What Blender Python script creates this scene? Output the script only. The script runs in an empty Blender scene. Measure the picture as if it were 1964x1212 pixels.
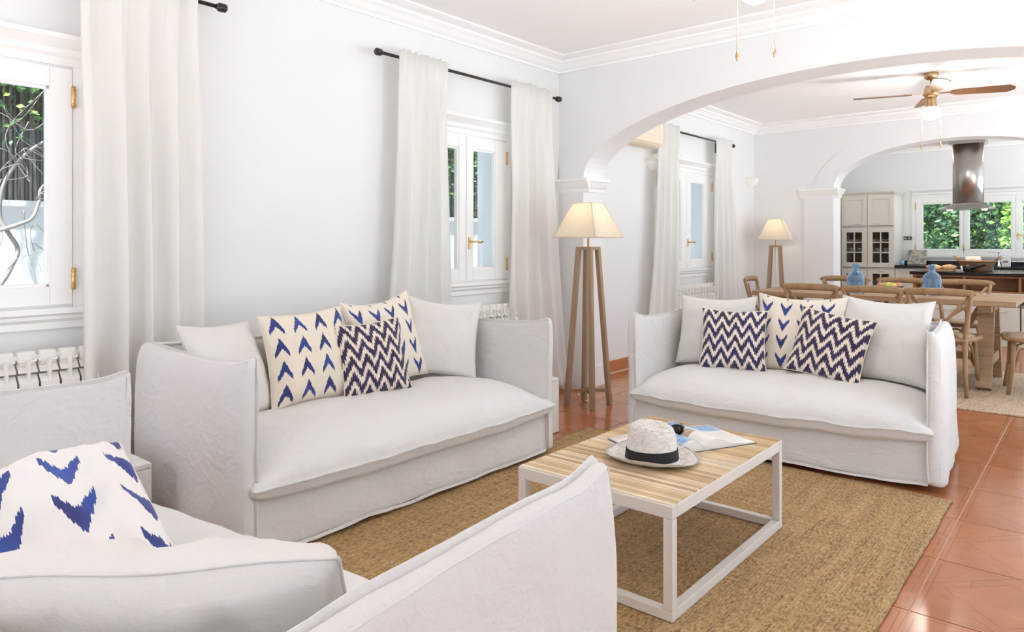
import bpy, bmesh, math, random
from mathutils import Vector, Matrix, noise, Euler

# ------------------------------------------------------------------ camera, sky, sun, exposure
sc = bpy.context.scene
C = sc.collection
CAMX, CAMZ, THETA, FPX = 3.68, 1.25, math.radians(40.11), 1349.6
cd = bpy.data.cameras.new('camera'); cam = bpy.data.objects.new('camera', cd); C.objects.link(cam)
cam.location = (CAMX, 0, CAMZ); cam.rotation_euler = (math.pi/2, 0, THETA)
cd.sensor_fit = 'HORIZONTAL'; cd.sensor_width = 36; cd.lens = 36*FPX/1964
cd.shift_y = -(606-466)/1964; cd.clip_start = 0.02; cd.clip_end = 200
sc.camera = cam
w = bpy.data.worlds.new('sky'); sc.world = w; w.use_nodes = True
bg = w.node_tree.nodes['Background']; bg.inputs[0].default_value = (0.72, 0.865, 1.0, 1); bg.inputs[1].default_value = 2.0
sd = bpy.data.lights.new('sun', 'SUN'); sd.energy = 21.0; sd.angle = math.radians(2); sd.color = (.85, .935, 1.0)
sun = bpy.data.objects.new('sun', sd); C.objects.link(sun); sun.rotation_euler = (math.radians(28), math.radians(14), 0)
sun.location = (8, -6, 12)
for (px, py, pz, sx, sy, rot) in ((-.30, .72, 1.5, 1.0, 1.0, (0, -90, 0)), (-.30, 3.81, 1.5, 1.0, 1.0, (0, -90, 0)), (-.30, 7.44, 1.5, 1.0, 1.3, (0, -90, 0)),
                                  (4.83, 3.25, 1.25, 2.5, 2.9, (0, 90, 0)), (4.83, 7.4, 1.36, 2.72, 4.1, (0, 90, 0)), (4.83, 11.4, 1.3, 2.6, 2.6, (0, 90, 0)),
                                  (2.5, -1.83, 1.25, 3.6, 2.5, (90, 0, 0)), (2.35, 13.3, 1.5, 1.9, 1.0, (-90, 0, 0))):
    ld = bpy.data.lights.new('sky_portal', 'AREA'); ld.shape = 'RECTANGLE'; ld.size = sx; ld.size_y = sy; ld.cycles.is_portal = True
    lo = bpy.data.objects.new('sky_portal', ld); C.objects.link(lo); lo.location = (px, py, pz); lo.rotation_euler = [math.radians(a) for a in rot]
sc.view_settings.view_transform = 'Standard'; sc.view_settings.look = 'None'
sc.view_settings.gamma = 1; sc.view_settings.use_curve_mapping = False
sc.view_settings.exposure = 0.02
try:
    sc.cycles.max_bounces = 14; sc.cycles.diffuse_bounces = 10; sc.cycles.transparent_max_bounces = 16
except Exception: pass

R = math.radians
rnd = random.Random(7)

# ------------------------------------------------------------------ mesh helpers
class MB:
    def __init__(s): s.v = []; s.f = []; s.uv = {}; s.sm = []; s.mi = []; s.cm = 0
    def add(s, vs, fs, uv=None, smooth=False):
        o = len(s.v); s.v += [tuple(p) for p in vs]
        for f in fs: s.f.append(tuple(i+o for i in f)); s.sm.append(smooth); s.mi.append(s.cm)
        if uv:
            for i, t in enumerate(uv): s.uv[o+i] = t
        return s
    def box(s, x0, x1, y0, y1, z0, z1, b=0.0):
        if b <= 0:
            v = [(x, y, z) for x in (x0, x1) for y in (y0, y1) for z in (z0, z1)]
            return s.add(v, [(0,1,3,2), (4,6,7,5), (0,4,5,1), (2,3,7,6), (0,2,6,4), (1,5,7,3)])
        b = min(b, (x1-x0)*.45, (y1-y0)*.45, (z1-z0)*.45)
        bm = bmesh.new(); bmesh.ops.create_cube(bm, size=1)
        for q in bm.verts:
            q.co = ((x0+x1)/2+q.co.x*(x1-x0), (y0+y1)/2+q.co.y*(y1-y0), (z0+z1)/2+q.co.z*(z1-z0))
        bmesh.ops.bevel(bm, geom=bm.edges[:], offset=b, segments=2, affect='EDGES', profile=.6)
        bm.verts.index_update()
        s.add([q.co[:] for q in bm.verts], [[q.index for q in f.verts] for f in bm.faces]); bm.free(); return s
    def beam(s, p, q, a, b, up=(0, 0, 1)):       # rectangular bar from p to q, a wide, b high
        p = Vector(p); q = Vector(q); d = (q-p).normalized(); u = Vector(up)
        if abs(d.dot(u)) > .98: u = Vector((0, 1, 0))
        sd_ = d.cross(u).normalized(); u = sd_.cross(d).normalized()
        vs = [e+sd_*i*a/2+u*j*b/2 for e in (p, q) for i, j in ((-1,-1), (1,-1), (1,1), (-1,1))]
        return s.add(vs, [(3,2,1,0), (4,5,6,7), (0,1,5,4), (1,2,6,5), (2,3,7,6), (3,0,4,7)])
    def tube(s, pts, r, n=8, closed=False, caps=True, flat=1.0):
        pts = [Vector(p) for p in pts]; m = len(pts); rs = r if isinstance(r, (list, tuple)) else [r]*m
        vs = []; nrm = None
        for i in range(m):
            a = pts[i-1] if (i > 0 or closed) else pts[i]; b = pts[(i+1) % m] if (i < m-1 or closed) else pts[i]
            d = (b-a).normalized() if (b-a).length > 1e-9 else Vector((0,0,1))
            if nrm is None:
                t = Vector((0,0,1)) if abs(d.z) < .9 else Vector((1,0,0)); nrm = (t-d*t.dot(d)).normalized()
            else: nrm = (nrm-d*nrm.dot(d)).normalized()
            bn = d.cross(nrm)
            for k in range(n):
                a_ = 2*math.pi*k/n; vs.append(pts[i]+(nrm*math.cos(a_)+bn*math.sin(a_)*flat)*rs[i])
        fs = []
        for i in range(m if closed else m-1):
            for k in range(n):
                j = (i+1) % m; fs.append((i*n+k, i*n+(k+1) % n, j*n+(k+1) % n, j*n+k))
        if caps and not closed: fs += [tuple(range(n-1, -1, -1)), tuple(range((m-1)*n, m*n))]
        return s.add(vs, fs, smooth=True)
    def lathe(s, prof, n=24, c=(0, 0, 0), sx=1, sy=1, smooth=True):
        vs = [(c[0]+r*math.cos(2*math.pi*k/n)*sx, c[1]+r*math.sin(2*math.pi*k/n)*sy, c[2]+z) for r, z in prof for k in range(n)]
        fs = [(i*n+k, i*n+(k+1) % n, (i+1)*n+(k+1) % n, (i+1)*n+k) for i in range(len(prof)-1) for k in range(n)]
        if prof[0][0] > 1e-6: fs.append(tuple(range(n-1, -1, -1)))
        if prof[-1][0] > 1e-6: m = (len(prof)-1)*n; fs.append(tuple(range(m, m+n)))
        return s.add(vs, fs, smooth=smooth)
    def extrude(s, prof, p, q, nrm, up=(0, 0, 1)):  # profile [(out,up)...] swept from p to q
        p = Vector(p); q = Vector(q); nrm = Vector(nrm); up = Vector(up); n = len(prof)
        vs = [e+nrm*a+up*b for e in (p, q) for a, b in prof]
        fs = [(i, (i+1) % n, n+(i+1) % n, n+i) for i in range(n)]+[tuple(range(n-1, -1, -1)), tuple(range(n, 2*n))]
        return s.add(vs, fs)
    def gridbox(s, xs, ys, zs, fn, smooth=True):
        ix = {}; vs = []; fs = []
        X, Y, Z = len(xs)-1, len(ys)-1, len(zs)-1
        def V(i, j, k):
            if (i, j, k) not in ix: ix[(i, j, k)] = len(vs); vs.append(fn(xs[i], ys[j], zs[k]))
            return ix[(i, j, k)]
        for i in range(X):
            for j in range(Y):
                fs.append((V(i,j,0), V(i,j+1,0), V(i+1,j+1,0), V(i+1,j,0))); fs.append((V(i,j,Z), V(i+1,j,Z), V(i+1,j+1,Z), V(i,j+1,Z)))
            for k in range(Z):
                fs.append((V(i,0,k), V(i+1,0,k), V(i+1,0,k+1), V(i,0,k+1))); fs.append((V(i,Y,k), V(i,Y,k+1), V(i+1,Y,k+1), V(i+1,Y,k)))
        for j in range(Y):
            for k in range(Z):
                fs.append((V(0,j,k), V(0,j,k+1), V(0,j+1,k+1), V(0,j+1,k))); fs.append((V(X,j,k), V(X,j+1,k), V(X,j+1,k+1), V(X,j,k+1)))
        return s.add(vs, fs, smooth=smooth)
    def xf(s, M): s.v = [tuple(M @ Vector(p)) for p in s.v]; return s
    def mesh(s, name):
        me = bpy.data.meshes.new(name); me.from_pydata(s.v, [], s.f); me.update()
        me.polygons.foreach_set('use_smooth', s.sm); me.polygons.foreach_set('material_index', s.mi)
        if s.uv:
            l = me.uv_layers.new(name='UVMap'); d = []
            for lp in me.loops: d += list(s.uv.get(lp.vertex_index, (0, 0)))
            l.data.foreach_set('uv', d)
        return me
    def build(s, name, mat, parent=None, loc=None, rot=None):
        me = s.mesh(name)
        for m in (mat if isinstance(mat, (list, tuple)) else [mat]): me.materials.append(m)
        return link(name, me, parent, loc, rot)
def link(name, me, parent=None, loc=None, rot=None):
    o = bpy.data.objects.new(name, me); C.objects.link(o)
    if parent: o.parent = parent
    if loc: o.location = loc
    if rot: o.rotation_euler = rot
    return o
def tag(o, label=None, cat=None, group=None, kind=None):
    if label: o['label'] = label
    if cat: o['category'] = cat
    if group: o['group'] = group
    if kind: o['kind'] = kind
    return o
def thing(name, label, cat, loc=(0, 0, 0), rz=0, group=None):
    o = bpy.data.objects.new(name, None); C.objects.link(o); o.empty_display_size = .1
    o.location = loc; o.rotation_euler = (0, 0, R(rz)); return tag(o, label, cat, group)
def struct(name, mb, mat, label=None, parent=None, cat=None):
    o = mb.build(name, mat, parent)
    if parent is None: tag(o, label, cat or name.split('_')[0], kind='structure')
    return o
def copy_tree(o, parent=None):
    c = o.copy(); C.objects.link(c)
    if parent: c.parent = parent
    for ch in [x for x in bpy.data.objects if x.parent == o]: copy_tree(ch, c)
    return c
def lin(a, b, n): return [a+(b-a)*i/n for i in range(n+1)]
def nz(x, y, z): return noise.noise(Vector((x, y, z)))

# ------------------------------------------------------------------ materials
def mat(name, col, rough=.5, metal=0, **kw):
    m = bpy.data.materials.new(name); m.use_nodes = True; b = m.node_tree.nodes['Principled BSDF']
    b.inputs['Base Color'].default_value = (*col, 1); b.inputs['Roughness'].default_value = rough; b.inputs['Metallic'].default_value = metal
    for k, v in kw.items():
        b.inputs[k.replace('_', ' ')].default_value = v
    return m
class Nd:                                            # tiny expression builder over math nodes
    def __init__(s, t, sock): s.t = t; s.k = sock
    def op(s, o, *a):
        n = s.t.nodes.new('ShaderNodeMath'); n.operation = o
        for i, q in enumerate((s,)+a):
            if isinstance(q, Nd): s.t.links.new(q.k, n.inputs[i])
            else: n.inputs[i].default_value = q
        return Nd(s.t, n.outputs[0])
    def __add__(s, o): return s.op('ADD', o)
    def __sub__(s, o): return s.op('SUBTRACT', o)
    def __mul__(s, o): return s.op('MULTIPLY', o)
    def abs(s): return s.op('ABSOLUTE')
    def frac(s): return s.op('FRACT')
    def floor(s): return s.op('FLOOR')
    def lt(s, o): return s.op('LESS_THAN', o)
    def gt(s, o): return s.op('GREATER_THAN', o)
    def mx(s, o): return s.op('MAXIMUM', o)
    def mn(s, o): return s.op('MINIMUM', o)
def nt(m): return m.node_tree
def bsdf(m): return m.node_tree.nodes['Principled BSDF']
def coord(m, kind='Object', scale=(1, 1, 1), rot=(0, 0, 0)):
    t = nt(m); c = t.nodes.new('ShaderNodeTexCoord'); p = t.nodes.new('ShaderNodeMapping')
    p.inputs['Scale'].default_value = scale; p.inputs['Rotation'].default_value = rot
    t.links.new(c.outputs[kind], p.inputs['Vector']); return p.outputs[0]
def noise_tex(m, vec, scale, detail=3, dist=0, rough=.5):
    t = nt(m); n = t.nodes.new('ShaderNodeTexNoise'); n.inputs['Scale'].default_value = scale; n.inputs['Detail'].default_value = detail
    n.inputs['Distortion'].default_value = dist; n.inputs['Roughness'].default_value = rough; t.links.new(vec, n.inputs['Vector']); return n.outputs['Fac']
def ramp(m, fac, stops):
    t = nt(m); r = t.nodes.new('ShaderNodeValToRGB'); e = r.color_ramp.elements
    while len(e) < len(stops): e.new(.5)
    for i, (p, c) in enumerate(stops): e[i].position = p; e[i].color = (*c, 1)
    t.links.new(fac, r.inputs[0]); return r.outputs[0]
def mixc(m, fac, a, b):
    t = nt(m); n = t.nodes.new('ShaderNodeMix'); n.data_type = 'RGBA'
    for s_, v in ((n.inputs[0], fac), (n.inputs[6], a), (n.inputs[7], b)):
        if hasattr(v, 'is_linked') or hasattr(v, 'links'): t.links.new(v, s_)
        elif isinstance(v, (int, float)): s_.default_value = v
        else: s_.default_value = (*v, 1)
    return n.outputs[2]
def bump(m, h, strength, dist, prev=None):
    t = nt(m); n = t.nodes.new('ShaderNodeBump'); n.inputs['Strength'].default_value = strength; n.inputs['Distance'].default_value = dist
    t.links.new(h, n.inputs['Height'])
    if prev is not None: t.links.new(prev, n.inputs['Normal'])
    return n.outputs[0]
def setn(m, n): nt(m).links.new(n, bsdf(m).inputs['Normal'])
def setc(m, c): nt(m).links.new(c, bsdf(m).inputs['Base Color'])

def plaster(name, col):
    m = mat(name, col, .75); v = coord(m); setn(m, bump(m, noise_tex(m, v, 18, 5), .06, .01)); return m
WALL = plaster('white_plaster', (.785, .785, .785)); CEIL = plaster('ceiling_white', (.91, .91, .91))
TRIM = mat('trim_white', (.86, .86, .85), .38); CORN = mat('cornice_white', (.90, .90, .895), .6)
def linen(name, col, wr=.35, sc_=1.0):
    m = mat(name, col, .95); v = coord(m)
    a = noise_tex(m, coord(m, scale=(1, 1, 1.6)), 6*sc_, 7, .35, .60); b1 = noise_tex(m, coord(m, scale=(1, 1, 14)), 60, 2); b2 = noise_tex(m, coord(m, scale=(9, 9, 1)), 60, 2)
    n3 = noise_tex(m, coord(m, scale=(1, 1, 1.3)), 3.2*sc_, 3, .5, .5); cr_ = ((Nd(nt(m), n3)-.5).abs()*-2.2+1).op('POWER', 9.0); n = bump(m, a, wr*.8, .05); n = bump(m, cr_.k, wr*.55, .012, n); n = bump(m, b1, .12, .004, n); n = bump(m, b2, .12, .004, n); setn(m, n)
    setc(m, mixc(m, b2, col, tuple(c*.93 for c in col)))
    bsdf(m).inputs['Sheen Weight'].default_value = .15; bsdf(m).inputs['Sheen Roughness'].default_value = .6
    return m
LINEN = linen('sofa_linen', (.71, .70, .685), .34); LINENP = linen('pillow_linen', (.72, .70, .67), .22)
def curtain_mat():
    m = mat('curtain_linen', (.90, .89, .87), .9); t = nt(m); v = coord(m, scale=(1, 1, 6))
    setn(m, bump(m, noise_tex(m, v, 90, 2), .1, .003))
    tr = t.nodes.new('ShaderNodeBsdfTranslucent'); tr.inputs[0].default_value = (.96, .95, .93, 1)
    mx = t.nodes.new('ShaderNodeMixShader'); mx.inputs[0].default_value = .45
    out = t.nodes['Material Output']; t.links.new(bsdf(m).outputs[0], mx.inputs[1]); t.links.new(tr.outputs[0], mx.inputs[2]); t.links.new(mx.outputs[0], out.inputs[0]); return m
CURT = curtain_mat()
def shade_mat():
    m = mat('lamp_shade_cotton', (.86, .83, .76), .9); t = nt(m)
    tr = t.nodes.new('ShaderNodeBsdfTranslucent'); tr.inputs[0].default_value = (.92, .85, .72, 1)
    mx = t.nodes.new('ShaderNodeMixShader'); mx.inputs[0].default_value = .55
    out = t.nodes['Material Output']; t.links.new(bsdf(m).outputs[0], mx.inputs[1]); t.links.new(tr.outputs[0], mx.inputs[2]); t.links.new(mx.outputs[0], out.inputs[0]); return m
SHADE = shade_mat()
def pane_mat(name, tint, refl=1.0):
    m = bpy.data.materials.new(name); m.use_nodes = True; t = m.node_tree; t.nodes.clear()
    out = t.nodes.new('ShaderNodeOutputMaterial'); tr = t.nodes.new('ShaderNodeBsdfTransparent'); tr.inputs[0].default_value = (*tint, 1)
    gl = t.nodes.new('ShaderNodeBsdfGlossy'); gl.inputs['Roughness'].default_value = .02
    fr_ = t.nodes.new('ShaderNodeLayerWeight'); fr_.inputs[0].default_value = .5; k_ = Nd(t, fr_.outputs['Facing']).op('POWER', 5.0)*(.45*refl)+.02*refl
    mx = t.nodes.new('ShaderNodeMixShader'); t.links.new(k_.k, mx.inputs[0]); t.links.new(tr.outputs[0], mx.inputs[1]); t.links.new(gl.outputs[0], mx.inputs[2])
    t.links.new(mx.outputs[0], out.inputs[0]); return m
PANE = pane_mat('window_glass', (.90, .92, .95)); HGLASS = pane_mat('hood_glass', (.82, .88, .88))
BLUEG = mat('blue_bottle_glass', (.52, .74, .97), .03, 0, Transmission_Weight=.9, IOR=1.35)
def wood(name, c1, c2, axis=0, rough=.5, sc_=6):
    m = mat(name, c1, rough); s_ = [14, 14, 14]; s_[axis] = 1.0
    v = coord(m, scale=tuple(s_)); f = noise_tex(m, v, sc_*.35, 6, .8, .6)
    setc(m, ramp(m, f, [(.3, c1), (.7, c2)])); setn(m, bump(m, f, .12, .01)); return m
OAK = wood('lamp_oak', (.29, .19, .11), (.38, .265, .165), 2, .55); OAKX = wood('chair_oak', (.27, .155, .07), (.40, .25, .13), 2, .5)
TABW = wood('table_teak', (.29, .17, .085), (.44, .29, .17), 0, .55); CUBW = wood('cubby_walnut', (.30, .13, .05), (.38, .18, .075), 0, .5)
BRASS = mat('brass', (.75, .52, .22), .3, 1); ABR = mat('antique_brass', (.55, .37, .21), .32, 1); STEEL = mat('brushed_steel', (.50, .47, .44), .28, 1)
CHROME = mat('chrome', (.8, .8, .8), .12, 1); BLACK = mat('black_metal', (.018, .012, .010), .35); DARK = mat('dark_interior', (.02, .014, .011), .6)
WHITEP = mat('white_enamel', (.80, .79, .76), .35); WMET = mat('white_powder_metal', (.70, .655, .60), .45); CREAM = mat('cream_plastic', (.83, .73, .58), .4)
CAB = mat('cream_lacquer', (.72, .695, .62), .4); GRAN = mat('black_granite', (.014, .010, .012), .12); WALN = mat('fan_blade_walnut', (.16, .075, .035), .4)
BAND = mat('hat_band_black', (.012, .009, .010), .8)
def emis(name, col, s_):
    m = mat(name, col, .4); bsdf(m).inputs['Emission Color'].default_value = (*col, 1); bsdf(m).inputs['Emission Strength'].default_value = s_; return m
GLOBE = emis('lit_opal_globe', (1, .93, .82), 2.2); SPOT = emis('hood_spot', (1, .8, .5), 8)
def jute(name, c1, c2, sc_=1.0):
    m = mat(name, c1, .95); v = coord(m)
    big = noise_tex(m, coord(m, scale=(9, .7, 1)), 3.0, 5, .3, .65); rows = noise_tex(m, coord(m, scale=(1, 7, 1)), 4.5, 4, .3, .6)
    t = nt(m); wx = t.nodes.new('ShaderNodeTexWave'); wx.wave_type = 'BANDS'; wx.bands_direction = 'X'; wx.inputs['Scale'].default_value = 27/sc_; wx.inputs['Distortion'].default_value = 1.0; wx.inputs['Detail'].default_value = 2
    wy = t.nodes.new('ShaderNodeTexWave'); wy.wave_type = 'BANDS'; wy.bands_direction = 'Y'; wy.inputs['Scale'].default_value = 40/sc_; wy.inputs['Distortion'].default_value = 2.0; wy.inputs['Detail'].default_value = 2
    t.links.new(v, wx.inputs['Vector']); t.links.new(v, wy.inputs['Vector'])
    k = Nd(t, wx.outputs['Fac'])*Nd(t, wy.outputs['Fac']); f = k*.22+Nd(t, big)*.55+Nd(t, rows)*.35
    gr = noise_tex(m, coord(m, scale=(95/sc_, 42/sc_, 1)), 1, 3, .2, .7); f = f*.72+(Nd(t, gr)-.5)*.95+.14
    setc(m, ramp(m, f.k, [(.28, tuple(c*.36 for c in c1)), (.46, c1), (.72, c2)])); setn(m, bump(m, (k*.5+Nd(t, gr)).k, .8, .006)); return m
JUTE = jute('jute_rug', (.37, .222, .092), (.60, .41, .20)); SISAL = jute('sisal_rug', (.52, .38, .25), (.70, .56, .41), 1.3)
def tile_mat():
    m = mat('terracotta_tile', (.47, .19, .085), .16, Specular_IOR_Level=.45); t = nt(m)
    uv = t.nodes.new('ShaderNodeTexCoord'); sp = t.nodes.new('ShaderNodeSeparateXYZ'); t.links.new(uv.outputs['UV'], sp.inputs[0])
    u = (Nd(t, sp.outputs[0])-.5).abs(); v = (Nd(t, sp.outputs[1])-.5).abs(); d = u+v; q = u.mx(v)
    l = ((d-.50).abs().lt(.006)).mx((d-.38).abs().lt(.005)).mx((q-.46).abs().lt(.004)).mx((q-.24).abs().lt(.0035)*d.gt(.38))
    oi = t.nodes.new('ShaderNodeObjectInfo'); f = noise_tex(m, coord(m), 4, 6, .6, .6)
    base = ramp(m, (Nd(t, f)*.86+Nd(t, oi.outputs['Random'])*.12).k, [(.3, (.36, .125, .046)), (.7, (.48, .185, .078))])
    lr = noise_tex(m, coord(m), 9, 2); lm = l*Nd(t, lr).gt(.42)
    setc(m, mixc(m, (lm*.6).k, base, (.13, .07, .04)))
    h = Nd(t, f)*.2-l; setn(m, bump(m, h.k, .12, .003)); return m
TILE = tile_mat(); GROUT = mat('grout', (.62, .40, .29), .6); SKIRT = mat('terracotta_skirting', (.47, .19, .085), .25)
def fabric_pattern(name, kind, base, inks, flip=1, nx=5, ny=5):
    m = linen(name, base, .15); t = nt(m); uv = t.nodes.new('ShaderNodeTexCoord'); sp = t.nodes.new('ShaderNodeSeparateXYZ'); t.links.new(uv.outputs['UV'], sp.inputs[0])
    u = Nd(t, sp.outputs[0]); v = Nd(t, sp.outputs[1])
    js = t.nodes.new('ShaderNodeTexNoise'); js.inputs['Scale'].default_value = 1; js.inputs['Detail'].default_value = 3
    mp = t.nodes.new('ShaderNodeMapping'); mp.inputs['Scale'].default_value = (130, 3.5, 1); t.links.new(uv.outputs['UV'], mp.inputs[0]); t.links.new(mp.outputs[0], js.inputs['Vector'])
    j = (Nd(t, js.outputs['Fac'])-.5)
    if kind == 'arrow':
        a = ((u*nx).frac()-.5).abs(); b = ((v*ny).frac()-.5)*flip
        k = b+a*1.75-.24+j*.34
        msk = k.abs().lt(a*-.48+.245)*a.lt(.30)
    else:
        tri = ((u*nx).frac()-.5).abs()*2; tq = (tri*4.99).floor()*.2
        k = (v*ny+tq*1.0+j*.75).frac(); msk = k.lt(.57)
    vr = noise_tex(m, coord(m, 'UV', (2.2, 2.2, 1)), 1.6, 1)
    ink = ramp(m, vr, [(.35, inks[0]), (.65, inks[1])])
    setc(m, mixc(m, msk.k, base, ink)); return m
NAVY = ((.022, .028, .12), (.03, .06, .26)); PURP = ((.022, .02, .10), (.028, .016, .045))
ARROW = fabric_pattern('arrow_print_pale', 'arrow', (.78, .70, .58), NAVY, 1, 3.8, 4); ARROWV = fabric_pattern('arrow_print_down', 'arrow', (.78, .71, .61), NAVY, -1, 4.2, 4.2)
ARROWB = fabric_pattern('arrow_print_white', 'arrow', (.80, .78, .76), ((.03, .08, .36), (.035, .04, .18)), -1, 3.6, 3.4)
ZIG = fabric_pattern('zigzag_print_purple', 'zig', (.76, .68, .57), ((.028, .014, .05), (.03, .02, .075)), 1, 4.6, 4.6); ZIGB = fabric_pattern('zigzag_print_navy', 'zig', (.76, .69, .59), PURP, 1, 4.6, 4.6)
LEAFD = [mat('leaf_dark', (.025, .065, .018), .6), mat('leaf_mid', (.07, .16, .04), .55), mat('leaf_bright', (.22, .40, .05), .5)]
BARK = mat('vine_bark', (.27, .22, .18), .9); BRUSH = wood('brushwood', (.10, .085, .06), (.19, .16, .12), 2, .9, 40); GARD = plaster('garden_wall_white', (.66, .65, .63)); SOIL = mat('paving', (.72, .71, .69), .9)

# ------------------------------------------------------------------ room shell
YA, YB, YC, RX, Y0, ZC, T = 5.01, 9.535, 13.0, 4.8, -1.8, 2.85, .30
X0 = 3.172
TS = .515
fl = MB(); fl.box(-.28, RX+.3, Y0-.3, YC+.3, -.25, -.003); FLOOR = struct('floor', fl, GROUT, 'glossy terracotta tiled floor with pale grout lines')
g = .003
tb = MB(); tb.box(g, TS-g, g, TS-g, -.003, 0, 0); tb.uv = {i: ((x-g)/(TS-2*g), (y-g)/(TS-2*g)) for i, (x, y, z) in enumerate(tb.v)}
tm = tb.mesh('tile'); tm.materials.append(TILE); kx = range(-7, 4); ky = range(-10, 20)
for i in kx:
    for j in ky:
        xa, ya = X0+i*TS, 3.215+j*TS
        if xa < -TS*.5 or xa+TS > RX+.5 or ya < Y0-.5 or ya > YC: continue
        link('tile', tm, FLOOR, (xa, ya, 0))
ce = MB(); ce.box(-.28, RX+.3, Y0-.3, YC+.3, ZC, ZC+.25); struct('ceiling', ce, CEIL, 'smooth white ceiling over the three rooms')
def cut_wall(mb, a0, a1, z0, z1, holes, put):       # rectangle minus holes (a0,a1,z0,z1), put(a0,a1,z0,z1)
    As = sorted({a0, a1, *[h[0] for h in holes], *[h[1] for h in holes]})
    for p, q in zip(As, As[1:]):
        hs = sorted([h for h in holes if h[0] <= p+1e-6 and h[1] >= q-1e-6], key=lambda h: h[2]); z = z0
        for h in hs:
            if h[2] > z+1e-6: put(p, q, z, h[2])
            z = h[3]
        if z1 > z+1e-6: put(p, q, z, z1)
WT = .27
LWIN = [(.255, 1.185), (3.345, 4.277), (6.76, 8.12)]; WZ0, WZ1 = .955, 2.065
wl = MB(); cut_wall(wl, Y0-.3, YC+.3, -.2, ZC+.1, [(a+.03, b-.03, WZ0+.03, WZ1-.03) for a, b in LWIN], lambda p, q, z0, z1: wl.box(-WT, 0, p, q, z0, z1))
struct('wall_left', wl, WALL, 'long white plaster wall with curtained windows')
wr = MB(); cut_wall(wr, Y0-.3, YC+.3, -.2, ZC+.1, [(1.8, 4.7, 0, 2.5), (5.35, 9.45, 0, 2.72), (9.95, 12.9, 0, 2.7)], lambda p, q, z0, z1: wr.box(RX, RX+.3, p, q, z0, z1))  # out of view; openings shaped for the daylight they let in
struct('wall_right', wr, WALL, 'white plaster wall with unseen openings sized to light the rooms')
wb = MB(); cut_wall(wb, 0, RX, -.2, ZC+.1, [(.7, 4.3, 0, 2.5)], lambda p, q, z0, z1: wb.box(p, q, Y0-.3, Y0, z0, z1))  # opening behind the camera, sized for the light it brings
struct('wall_rear', wb, WALL, 'white plaster wall behind the foreground sofa')
KW = (1.33, 3.32, 1.05, 1.985)
wk = MB(); cut_wall(wk, 0, RX, -.2, ZC+.1, [(KW[0]+.03, KW[1]-.03, KW[2]+.03, KW[3]-.03)], lambda p, q, z0, z1: wk.box(p, q, YC, YC+.28, z0, z1))
struct('wall_kitchen', wk, WALL, 'white kitchen end wall with the triple window')
def arch_wall(name, y, cx_, a, b, z0, label, bw):
    m = MB(); N = 48; xs = [cx_-a*math.cos(math.pi*i/N) for i in range(N+1)]; zz = [z0+b*math.sin(math.pi*i/N) for i in range(N+1)]
    m.box(-.0, xs[0], y, y+T, -.1, ZC+.1); m.box(xs[-1], RX, y, y+T, -.1, ZC+.1)
    H = ZC+.1; v = []; f = []
    for x, z in zip(xs, zz): v += [(x, y, z), (x, y, H), (x, y+T, z), (x, y+T, H)]
    for i in range(N):
        p, q = i*4, i*4+4
        f += [(p, q, q+1, p+1), (p+2, p+3, q+3, q+2), (p, p+2, q+2, q)]
    m.add(v, f)
    o = struct(name, m, WALL, label)
    # raised band round the arch
    d = MB(); v = []; f = []
    for i in range(N+1):
        t = math.pi*i/N; xi, zi = xs[i], zz[i]; xo, zo = cx_-(a+bw)*math.cos(t), z0+(b+bw*.85)*math.sin(t)
        xo = max(xo, .012)
        v += [(xi, y, zi), (xi, y-.014, zi), (xo, y-.014, zo), (xo, y, zo)]
    for i in range(N):
        p, q = i*4, i*4+4; f += [(p, p+1, q+1, q), (p+1, p+2, q+2, q+1), (p+2, p+3, q+3, q+2)]
    d.add(v, f); struct('arch_band', d, WALL, parent=o)
    # imposts and plinths
    prof = [(0, 0), (.012, 0), (.018, .03), (.03, .045), (.05, .085), (.06, .09), (.06, .115), (0, .115)]
    for xa, xb in ((-.0, xs[0]), (xs[-1], RX)):
        e = MB(); zt = z0-.115-.005
        left = xb == xs[0]; xin = xb if left else xa; sg = 1 if left else -1
        xw = max(xin-.42, .004) if left else xin
        xq = xin if left else min(xin+.42, RX-.004)
        e.extrude(prof, (xw, y, zt), (xq+(.06 if left else 0), y, zt), (0, -1, 0)); e.extrude(prof, (xin, y, zt), (xin, y+T, zt), (sg, 0, 0)); e.extrude(prof, (xw, y+T, zt), (xq, y+T, zt), (0, 1, 0))
        struct('impost', e, TRIM, parent=o)
        e = MB(); e.box(xw+.05 if left else xq-.3, xq, y-.014, y, .17, zt); e.box(xw, xq+(.02 if left else 0), y-.022, y+T+.022, -.002, .17)
        struct('pilaster', e, WALL, parent=o)
    return o
arch_wall('wall_arch', YA, 2.4, 2.13, .637, 1.81, 'white wall with the wide elliptical arch into the dining room', .27)
arch_wall('wall_kitchen_arch', YB, 2.35, 1.32, .515, 1.957, 'white wall with the smaller arch between dining room and kitchen', .24)
sf = MB(); sf.box(0, RX, YB+T, 11.05, 2.566, ZC); struct('ceiling_soffit', sf, CEIL, 'lowered ceiling strip above the kitchen island')
CP = [(0, 0), (.02, 0), (.02, .018), (.05, .03), (.075, .055), (.10, .07), (.10, .085), (.145, .095), (.17, .105), (.17, .117), (0, .117)]
def cornice(i, segs, label):
    m = MB()
    for p, q, n in segs: m.extrude(CP, p, q, n)
    struct('trim_%d' % i, m, CORN, label)
zc = ZC-.117
cornice(1, [((0, Y0, zc), (0, YA, zc), (1, 0, 0)), ((0, YA, zc), (RX, YA, zc), (0, -1, 0)), ((RX, Y0, zc), (RX, YA, zc), (-1, 0, 0)), ((0, Y0, zc), (RX, Y0, zc), (0, 1, 0))], 'white stepped cornice around the sitting room ceiling')
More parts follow.
